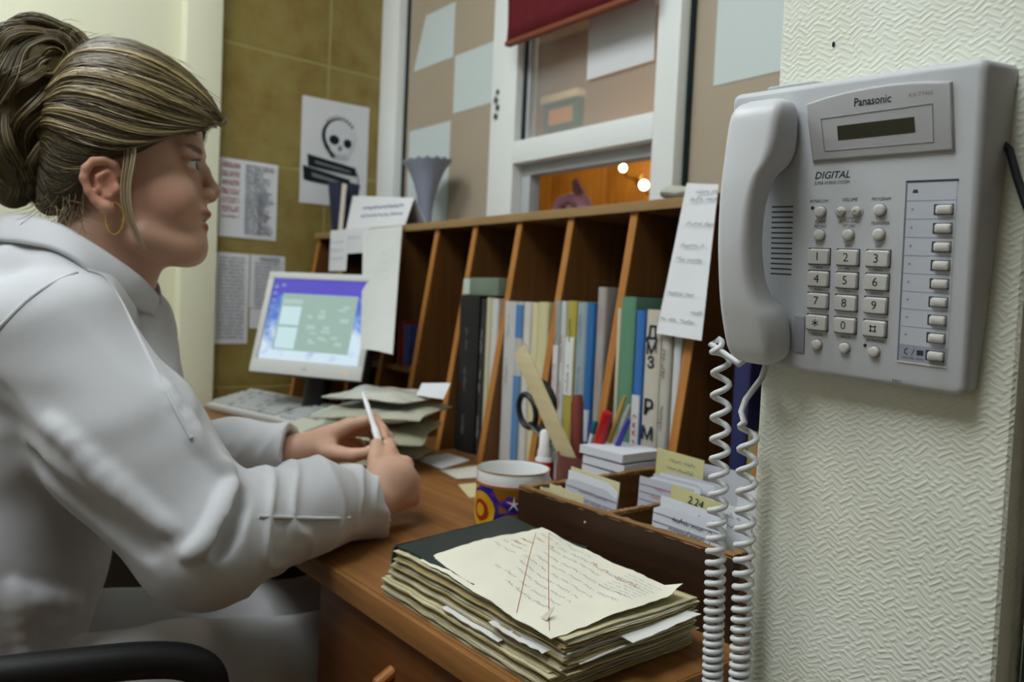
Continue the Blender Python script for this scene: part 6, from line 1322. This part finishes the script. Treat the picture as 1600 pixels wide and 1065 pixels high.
# soft wrinkles in the cloth
def arm_wr(a, b, amp_long, amp_ring, nlong, pitch, seed):
    a = np.array(list(a)); b = np.array(list(b)); d = b - a; L = np.linalg.norm(d); d = d / L; u = np.cross(d, [0, 0, 1.0]); u /= np.linalg.norm(u); v = np.cross(d, u)
    qx, qy, qz = gx - a[0], gy - a[1], gz - a[2]; s_ = qx * d[0] + qy * d[1] + qz * d[2]; pu = qx * u[0] + qy * u[1] + qz * u[2]; pv = qx * v[0] + qy * v[1] + qz * v[2]
    fi = np.arctan2(pv, pu); rr_ = np.sqrt(pu ** 2 + pv ** 2); wt = np.clip(1.5 - rr_ / 0.075, 0, 1) * np.clip(s_ / 0.03 + 0.5, 0, 1) * np.clip((L - s_) / 0.02 + 0.6, 0, 1)
    lon = (1 - np.abs(np.sin(fi * nlong / 2 + 5.0 * s_ + 0.8 * np.sin(9 * s_ + seed) + seed))) ** 2 - 0.35
    rin = (1 - np.abs(np.sin(math.pi * (s_ / pitch + 0.45 * np.sin(fi * 2 + seed) + 0.25 * np.sin(fi * 3 + 40 * s_))))) ** 2 - 0.35
    return -wt * (amp_long * lon * (0.6 + 0.4 * np.sin(fi * 1.0 + 14 * s_)) + amp_ring * rin * (0.55 + 0.45 * np.sin(fi + seed + 8 * s_)))
wr = arm_wr(SR, ER, 0.0060, 0.0, 5, 0.05, 1.3) + arm_wr(ER, CU_R, 0.0020, 0.0095, 4, 0.050, 2.1) + arm_wr(FL, CU_L, 0.0015, 0.003, 4, 0.035, 0.4)
C.D = (C.D + wr).astype(np.float32)
wr = 0.0011 * np.sin(38 * gx + 55 * gz + 6 * np.sin(9 * gy)) * np.sin(31 * gy - 24 * gz + 4 * np.sin(13 * gx)) + 0.0006 * np.sin(90 * gx - 70 * gy + 60 * gz + 5 * np.sin(20 * gz))
C.D = (C.D + wr).astype(np.float32)
SEAM3 = [[p for p in (cloth(*xy) for xy in [(x0 + (x1 - x0) * t_, y0 + (y1 - y0) * t_) for (x0, y0), (x1, y1) in zip(sm, sm[1:]) for t_ in (0, 0.2, 0.4, 0.6, 0.8)]) if p is not None] for sm in SEAMS]
V, Fq = C.mesh(); del C
coat = npmesh('white_coat', V, Fq, mat('coat_cotton', rgb(202, 204, 209), 0.85, 0.15, sheen=0.2, bump=0.25, bscale=900), per, label='white cotton medical coat')
for q in SEAM3:
    for _ in range(5): q = [q[0]] + [q[i - 1].lerp(q[i + 1], 0.5).lerp(q[i], 0.4) for i in range(1, len(q) - 1)] + [q[-1]]
    MB().tube([p - CF * 0.0008 for p in q], 0.0022, 8).build('seam', MATS['coat_cotton'], coat, smooth=True)
# turned-down collar
ctop = [(18, 342, 0.0), (30, 339, 0.028), (62, 339, 0.050), (100, 352, 0.060), (140, 379, 0.060), (180, 411, 0.049), (210, 438, 0.029), (228, 462, 0.003)]
cbot = [(-4, 378, 0.0), (10, 378, 0.050), (48, 382, 0.082), (92, 392, 0.096), (126, 412, 0.098), (148, 440, 0.090), (178, 470, 0.066), (222, 492, 0.008)]
V = []; Fc = []; nv = 7
def crom(P, t):
    i = min(int(t), len(P) - 2); f = t - i; p0, p1, p2, p3 = P[max(i - 1, 0)], P[i], P[i + 1], P[min(i + 2, len(P) - 1)]
    return (p1 * 2 + (p2 - p0) * f + (p0 * 2 - p1 * 5 + p2 * 4 - p3) * (f * f) + (p1 * 3 - p0 - p2 * 3 + p3) * (f ** 3)) * 0.5
T3 = [side(*p) for p in ctop]; B3 = [side(*p) for p in cbot]; nc = 40
for sgn in (1, -1):
    for i in range(nc + 1):
        t_ = i / nc * 7; a_ = crom(T3, t_); b_ = crom(B3, t_)
        for j in range(nv + 1):
            v = j / nv; p = a_.lerp(b_, v); out_ = (p - side(150, 410)); out_ = (out_ - HU * out_.dot(HU)).normalized()
            p = p + out_ * (0.004 + 0.012 * math.sin(math.pi * min(1, 0.25 + v * 0.55)) ** 0.7) + HU * (0.004 * (1 - v) * math.sin(math.pi * v))
            V.append(p if sgn > 0 else mir(p))
for s0 in (0, (nc + 1) * (nv + 1)):
    for i in range(nc):
        for j in range(nv): q = s0 + i * (nv + 1) + j; Fc.append((q, q + 1, q + nv + 2, q + nv + 1))
co = MB().add(V, Fc).build('collar', MATS['coat_cotton'], coat, smooth=True, ang=70)
md = co.modifiers.new('thickness', 'SOLIDIFY'); md.thickness = 0.004; md.offset = 0
# trousers
T_ = Field(np.arange(-1.30, -0.86, 0.006), np.arange(-0.10, 0.68, 0.006), np.arange(0.04, 0.72, 0.006))
for dx, dy in ((0, 0), (-0.14, 0.05)):
    T_.chain([(-1.03 + dx, 0.06 + dy, 0.575), (-0.990 + dx, 0.30 + dy, 0.572), (-0.985 + dx, 0.505 + dy, 0.560), (-0.995 + dx, 0.49 + dy, 0.30), (-0.995 + dx, 0.47 + dy, 0.08)], [0.088, 0.082, 0.066, 0.060, 0.052], 0.02)
T_.ell((-1.10, 0.06, 0.58), (0.17, 0.14, 0.10), BX, 0.03)
gx, gy, gz = np.meshgrid(*T_.ax, indexing='ij', sparse=True)
T_.D = (T_.D + 0.002 * np.sin(60 * gy + 30 * gx) * np.sin(40 * gx + 25 * gz)).astype(np.float32)
V, Fq = T_.mesh(); del T_
npmesh('trousers', V, Fq, mat('trouser_white', rgb(196, 196, 198), 0.85, 0.15, bump=0.2, bscale=700), per)
for dx, dy in ((0, 0), (-0.14, 0.05)):
    q_ = MB().sphere((-0.985 + dx, 0.55 + dy, 0.035), (0.048, 0.12, 0.045), 18, 12); q_.v = [(x, y, max(z, 0.001)) for x, y, z in q_.v]; q_.build('shoe', mat('shoe_white', rgb(200, 198, 194), 0.5), per, smooth=True)
# ================================================================== hair
def crom_n(P, t):
    P = np.asarray(P); t = np.clip(t, 0, len(P) - 1 - 1e-9); i = t.astype(int); f = (t - i)[:, None]
    g = lambda k: P[np.clip(i + k, 0, len(P) - 1)]
    p0, p1, p2, p3 = g(-1), g(0), g(1), g(2)
    return 0.5 * (2 * p1 + (p2 - p0) * f + (2 * p0 - 5 * p1 + 4 * p2 - p3) * f ** 2 + (3 * p1 - p0 - 3 * p2 + p3) * f ** 3)
HROWS = [
    [(88, 112, 0.0), (120, 78, 0.0), (175, 66, 0.0), (235, 82, 0.0), (285, 112, 0.0), (325, 150, 0.0), (346, 182, 0.0)],
    [(86, 120, 0.030), (120, 88, 0.040), (175, 82, 0.046), (235, 98, 0.046), (286, 126, 0.036), (325, 158, 0.024), (348, 186, 0.010)],
    [(84, 135, 0.048), (118, 112, 0.064), (170, 112, 0.072), (228, 130, 0.070), (282, 154, 0.054), (322, 174, 0.036), (344, 192, 0.020)],
    [(80, 155, 0.056), (112, 145, 0.072), (160, 152, 0.082), (216, 170, 0.080), (268, 186, 0.066), (308, 194, 0.050), (332, 196, 0.034)],
    [(76, 178, 0.058), (104, 180, 0.074), (148, 192, 0.084), (200, 208, 0.083), (248, 212, 0.074), (285, 206, 0.062), (312, 204, 0.050)],
    [(72, 205, 0.056), (98, 214, 0.072), (134, 228, 0.081), (176, 236, 0.081), (212, 230, 0.077), (240, 222, 0.072), (262, 216, 0.066)],
    [(66, 235, 0.050), (84, 250, 0.062), (108, 258, 0.070), (132, 256, 0.075), (160, 248, 0.078), (190, 244, 0.077), (212, 240, 0.075)],
    [(60, 270, 0.036), (72, 290, 0.048), (90, 300, 0.058), (108, 296, 0.066), (124, 282, 0.071), (132, 268, 0.074), (140, 258, 0.076)],
    [(50, 300, 0.010), (60, 322, 0.026), (78, 334, 0.042), (100, 330, 0.052), (118, 314, 0.060), (126, 296, 0.066), (132, 280, 0.070)],
]
BACK = [None, (62, 128, 0.012), (58, 146, 0.012), (54, 168, 0.012), (52, 192, 0.012), (52, 220, 0.012), (52, 250, 0.012), (52, 284, 0.010), (50, 312, 0.006)]
for r_, b_ in zip(HROWS, BACK): r_.insert(0, b_ or (64, 118, 0.0))
GR = np.array([[list(side(*p)) for p in r] for r in HROWS])
HCn, HTn, HUn, HAn = (np.array(list(v)) for v in (HC, HT, HU, HA))
def hsurf(v, s):
    """scalp surface: v 0 crown parting .. 8 nape, s 0 back knot .. 6 front hairline"""
    v = np.asarray(v, float); s = np.asarray(s, float)
    cols = np.stack([crom_n(GR[:, k], v) for k in range(8)], 1)       # n,8,3
    out = np.empty((len(v), 3)); s = s * 7 / 6; i = np.clip(s.astype(int), 0, 6); f = (s - i)[:, None]; n = np.arange(len(v))
    g = lambda k: cols[n, np.clip(i + k, 0, 7)]
    p0, p1, p2, p3 = g(-1), g(0), g(1), g(2)
    return 0.5 * (2 * p1 + (p2 - p0) * f + (2 * p0 - 5 * p1 + 4 * p2 - p3) * f ** 2 + (3 * p1 - p0 - 3 * p2 + p3) * f ** 3)
def mirn(P): return P - 2 * ((P - HCn) @ HTn)[..., None] * HTn
# under-layer
nv_, ns_ = 40, 44; vv, ss = np.meshgrid(np.linspace(0, 8, nv_), np.linspace(0, 6, ns_), indexing='ij')
S0 = hsurf(vv.ravel(), ss.ravel()); q = (np.arange(nv_ - 1)[:, None] * ns_ + np.arange(ns_ - 1)[None]).ravel()
Fq = np.stack([q, q + 1, q + ns_ + 1, q + ns_], 1)
cen = HCn + HUn * 0.02
S0 = S0 - (S0 - cen) / np.linalg.norm(S0 - cen, axis=1)[:, None] * 0.0035
S1 = hsurf(vv.ravel(), ss.ravel() * 0.80); S1 = S1 - (S1 - cen) / np.linalg.norm(S1 - cen, axis=1)[:, None] * 0.0035
Vb = np.concatenate([S0, mirn(S1)]); Fb = np.concatenate([Fq, Fq[:, ::-1] + len(S0)])
hcap = npmesh('hair', Vb, Fb, mat('hair_under', rgb(58, 48, 31), 0.65, 0.2, noise=0.5, nscale=120), per, label='dark blonde hair swept back and pinned up')
hcap.modifiers.new('thickness', 'SOLIDIFY').thickness = -0.004
def strands(paths, r0, cols, name, parent, sides=3):
    """paths (n,m,3): tapered strands as one mesh"""
    n, m, _ = paths.shape; T = np.gradient(paths, axis=1); T /= np.linalg.norm(T, axis=2)[..., None] + 1e-9
    ref = np.array([0.31, -0.62, 0.72]); U = np.cross(T, ref); U /= np.linalg.norm(U, axis=2)[..., None] + 1e-9; W_2 = np.cross(T, U)
    prof = np.minimum(1, np.minimum(np.linspace(0, 1, m) * 8 + 0.25, (1 - np.linspace(0, 1, m)) * 5 + 0.12)); r = r0[:, None] * prof[None]
    ring_ = [paths + (U * math.cos(2 * math.pi * k / sides) + W_2 * math.sin(2 * math.pi * k / sides)) * r[..., None] for k in range(sides)]
    V = np.stack(ring_, 2).reshape(-1, 3); base = (np.arange(n)[:, None] * m + np.arange(m - 1)[None]).ravel() * sides; F = []
    for k in range(sides): k2 = (k + 1) % sides; F.append(np.stack([base + k, base + k2, base + sides + k2, base + sides + k], 1))
    C_ = np.repeat(cols, m * sides, axis=0)
    return npmesh(name, V, np.concatenate(F), mat('hair_strand', rgb(120, 100, 60), 0.42, 0.45, attr='Col'), parent, colors=C_, kind='stuff')
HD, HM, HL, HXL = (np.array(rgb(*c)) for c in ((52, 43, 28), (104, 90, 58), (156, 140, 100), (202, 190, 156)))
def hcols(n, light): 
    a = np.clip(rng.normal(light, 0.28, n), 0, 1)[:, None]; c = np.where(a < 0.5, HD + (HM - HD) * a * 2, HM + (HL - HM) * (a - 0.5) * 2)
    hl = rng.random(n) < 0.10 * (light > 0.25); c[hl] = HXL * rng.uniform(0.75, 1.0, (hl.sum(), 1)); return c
m_ = 22; sl = np.linspace(0, 1, m_)
def scalp_family(n, vlo, vhi, light, lift=0.004, wob=0.12, s0=0.0, s1=6.0, far=False):
    v0 = rng.uniform(vlo, vhi, n); s_a = s0 + rng.uniform(0, 0.5, n); s_b = s1 - rng.uniform(0, 1.6, n) * (rng.random(n) < 0.5) + 0.15 * rng.random(n) * (s1 >= 6)
    s_b = np.clip(s_b, 0, 6); S = s_a[:, None] + (s_b - s_a)[:, None] * sl[None]
    ph = rng.uniform(0, 6.28, n); Vv = v0[:, None] + wob * np.sin(S * 1.1 + ph[:, None]) + rng.normal(0, 0.18, n)[:, None] * (sl[None] - 0.5)
    Vv = np.clip(Vv, 0.0, 8.0); P = hsurf(Vv.ravel(), S.ravel()).reshape(n, m_, 3)
    nrm_ = P - cen; nrm_ /= np.linalg.norm(nrm_, axis=2)[..., None]
    P = P + nrm_ * (rng.uniform(-0.001, lift, n)[:, None] * np.sin(np.pi * np.clip(sl * 0.9 + 0.08, 0, 1))[None])[..., None]
    return mirn(P) if far else P
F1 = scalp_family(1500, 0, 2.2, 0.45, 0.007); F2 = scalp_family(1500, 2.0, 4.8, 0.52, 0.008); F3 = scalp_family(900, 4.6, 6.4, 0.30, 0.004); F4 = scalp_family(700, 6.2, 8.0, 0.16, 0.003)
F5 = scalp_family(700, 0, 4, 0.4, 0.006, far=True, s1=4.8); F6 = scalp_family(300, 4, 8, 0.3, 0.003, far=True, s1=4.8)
# broad light locks in bands
bands = []
for vc, n in ((1.3, 70), (2.4, 110), (3.1, 70), (3.9, 90), (4.5, 60)):
    bands.append(scalp_family(n, vc - 0.10, vc + 0.10, 0.9, 0.010, 0.05))
PB = np.concatenate(bands)
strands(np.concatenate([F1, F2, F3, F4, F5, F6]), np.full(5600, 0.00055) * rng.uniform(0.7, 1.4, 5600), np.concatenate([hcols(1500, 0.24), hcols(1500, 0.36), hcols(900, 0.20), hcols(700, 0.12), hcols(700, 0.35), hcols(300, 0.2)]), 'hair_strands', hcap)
strands(PB, np.full(len(PB), 0.00065), HL * rng.uniform(0.85, 1.2, (len(PB), 1)) + 0 * PB[:, 0], 'highlight_strands', hcap)
# fringe tips curling out over the brow
n = 260; t0 = rng.uniform(0, 1, n); a0 = hsurf(0.6 + 4.2 * t0, np.full(n, 4.2)); a1 = hsurf(0.6 + 4.2 * t0, np.full(n, 5.3)); a2 = hsurf(0.6 + 4.0 * t0, np.full(n, 6.0))
a3 = a2 + HAn * rng.uniform(-0.002, 0.008, n)[:, None] - HUn * rng.uniform(-0.003, 0.004, n)[:, None] + HTn * rng.normal(0, 0.004, n)[:, None]
PF = np.stack([crom_n(np.stack([a0[i], a1[i], a2[i], a3[i]]), sl * 3) for i in range(n)]); strands(PF, np.full(n, 0.0006), hcols(n, 0.55), 'fringe_strands', hcap)
# pinned-up ponytail: a wavy mass falling behind the head
PT = Field(np.arange(-1.36, -0.98, 0.005), np.arange(-0.06, 0.30, 0.005), np.arange(1.08, 1.46, 0.005))
PT.chain([side(108, 108), side(70, 108), side(44, 145), side(32, 190), side(22, 250), side(20, 300)], [0.024, 0.040, 0.048, 0.048, 0.040, 0.020], 0.02)
V, Fq = PT.mesh(); del PT
tail = npmesh('ponytail', V, Fq, mat('hair_tail', rgb(92, 78, 50), 0.65, 0.2, noise=0.4, nscale=120), per, label='wavy blonde ponytail tumbling from the crown')
axis_ = np.array([list(side(x, y)) for x, y in ((116, 116), (104, 94), (66, 98), (44, 138), (34, 190), (26, 244), (22, 290), (22, 318))])
n = 2600; m2 = 34; s2 = np.linspace(0, 1, m2); ln = rng.uniform(0.62, 1.0, n); th = rng.uniform(0, 2 * np.pi, n); rad = np.sqrt(rng.uniform(0.3, 1.0, n))
Rp = np.interp(np.linspace(0, 7, 60), range(8), [0.014, 0.034, 0.050, 0.058, 0.057, 0.050, 0.038, 0.024])
P = np.empty((n, m2, 3)); axt = np.gradient(crom_n(axis_, np.linspace(0, 7, 60)), axis=0); axt /= np.linalg.norm(axt, axis=1)[:, None]
for i in range(n):
    t_ = s2 * 7 * ln[i]; c_ = crom_n(axis_, t_); tg = np.stack([np.interp(t_, np.linspace(0, 7, 60), axt[:, k]) for k in range(3)], 1)
    e1 = HTn[None] - tg * (tg @ HTn)[:, None]; e1 /= np.linalg.norm(e1, axis=1)[:, None]; e2 = np.cross(tg, e1)
    rr = np.interp(t_, np.linspace(0, 7, 60), Rp) * rad[i] * 1.12; grp = int(th[i] / 0.42); wv = 0.009 * np.sin(t_ * (2.6 + 0.25 * (grp % 4)) + grp * 1.7) * np.clip(t_ / 2, 0, 1); a_ = th[i] + 0.25 * np.sin(t_ * 1.6 + grp)
    P[i] = c_ + e1 * ((rr + wv) * np.cos(a_))[:, None] + e2 * ((rr + wv) * np.sin(a_))[:, None] + tg * (wv * 0.5)[:, None]
grp_l = (np.sin(np.floor(th / 0.42) * 2.3) * 0.5 + 0.5) * 0.5
gc_ = np.concatenate([hcols(1, 0.36 + 0.6 * g) for g in grp_l])
strands(P, np.full(n, 0.00065) * rng.uniform(0.7, 1.3, n), gc_, 'ponytail_strands', tail)
# loose strands: the light lock before the ear, wisps at the nape and over the crown
n = 18; L0 = np.array([list(side(x, y, t)) for x, y, t in ((206, 212, 0.079), (203, 250, 0.082), (197, 290, 0.083), (200, 330, 0.080), (212, 362, 0.072), (226, 392, 0.062))])
PL = np.stack([crom_n(L0 + (HAn * rng.normal(0, 0.0042) + HTn * rng.normal(0, 0.0015))[None] * np.linspace(1, 0.6, 6)[:, None], np.linspace(0, 5, m_)) for _ in range(n)]); strands(PL, np.full(n, 0.00042), HXL * rng.uniform(0.9, 1.25, (n, 1)), 'side_lock', hcap)
ws = []
for _ in range(60):
    v0 = rng.uniform(0, 3.2); s0_ = rng.uniform(0.5, 5.0); a = hsurf(np.array([v0] * 4), np.array([s0_, s0_ + 0.35, s0_ + 0.7, s0_ + 1.0]).clip(0, 6)); nr_ = (a - cen); nr_ /= np.linalg.norm(nr_, axis=1)[:, None]
    a = a + nr_ * np.array([0.002, 0.007, 0.010, 0.010 + rng.uniform(0, 0.006)])[:, None]; ws.append(crom_n(a, np.linspace(0, 3, m_)))
for _ in range(46):
    x0, y0 = rng.uniform(60, 130), rng.uniform(300, 335); t0_ = 0.050 + 0.02 * rng.random(); dx, dy = rng.normal(-6, 22), rng.uniform(10, 50)
    a = np.array([list(side(x0, y0, t0_)), list(side(x0 + dx * 0.3, y0 + dy * 0.4, t0_ + 0.006)), list(side(x0 + dx * 0.8, y0 + dy * 0.8, t0_ + 0.010)), list(side(x0 + dx * 1.2 + rng.normal(0, 8), y0 + dy, t0_ + 0.010))]); ws.append(crom_n(a, np.linspace(0, 3, m_)))
for _ in range(50):
    x0, y0 = rng.uniform(-5, 110), rng.uniform(48, 66); t0_ = rng.normal(0, 0.02); dx, dy = rng.normal(0, 18), rng.uniform(-22, -4)
    a = np.array([list(side(x0, y0 + 10, t0_)), list(side(x0 + dx * 0.4, y0 + dy * 0.6, t0_)), list(side(x0 + dx, y0 + dy, t0_)), list(side(x0 + dx * 1.7, y0 + dy * 0.7, t0_))]); ws.append(crom_n(a, np.linspace(0, 3, m_)))
ws = np.array(ws); strands(ws, np.full(len(ws), 0.00032), hcols(len(ws), 0.6), 'flyaway_wisps', hcap)

for o in bpy.data.objects:
    if o.parent is not None and (o.name.split('.')[0] in ('handwriting', 'printed_rows', 'blue_handwriting', 'red_handwriting', 'pink_headings', 'printed_mark') or (o.name.startswith('lettering') and len(o.data.polygons) > 150)): o['kind'] = 'stuff'
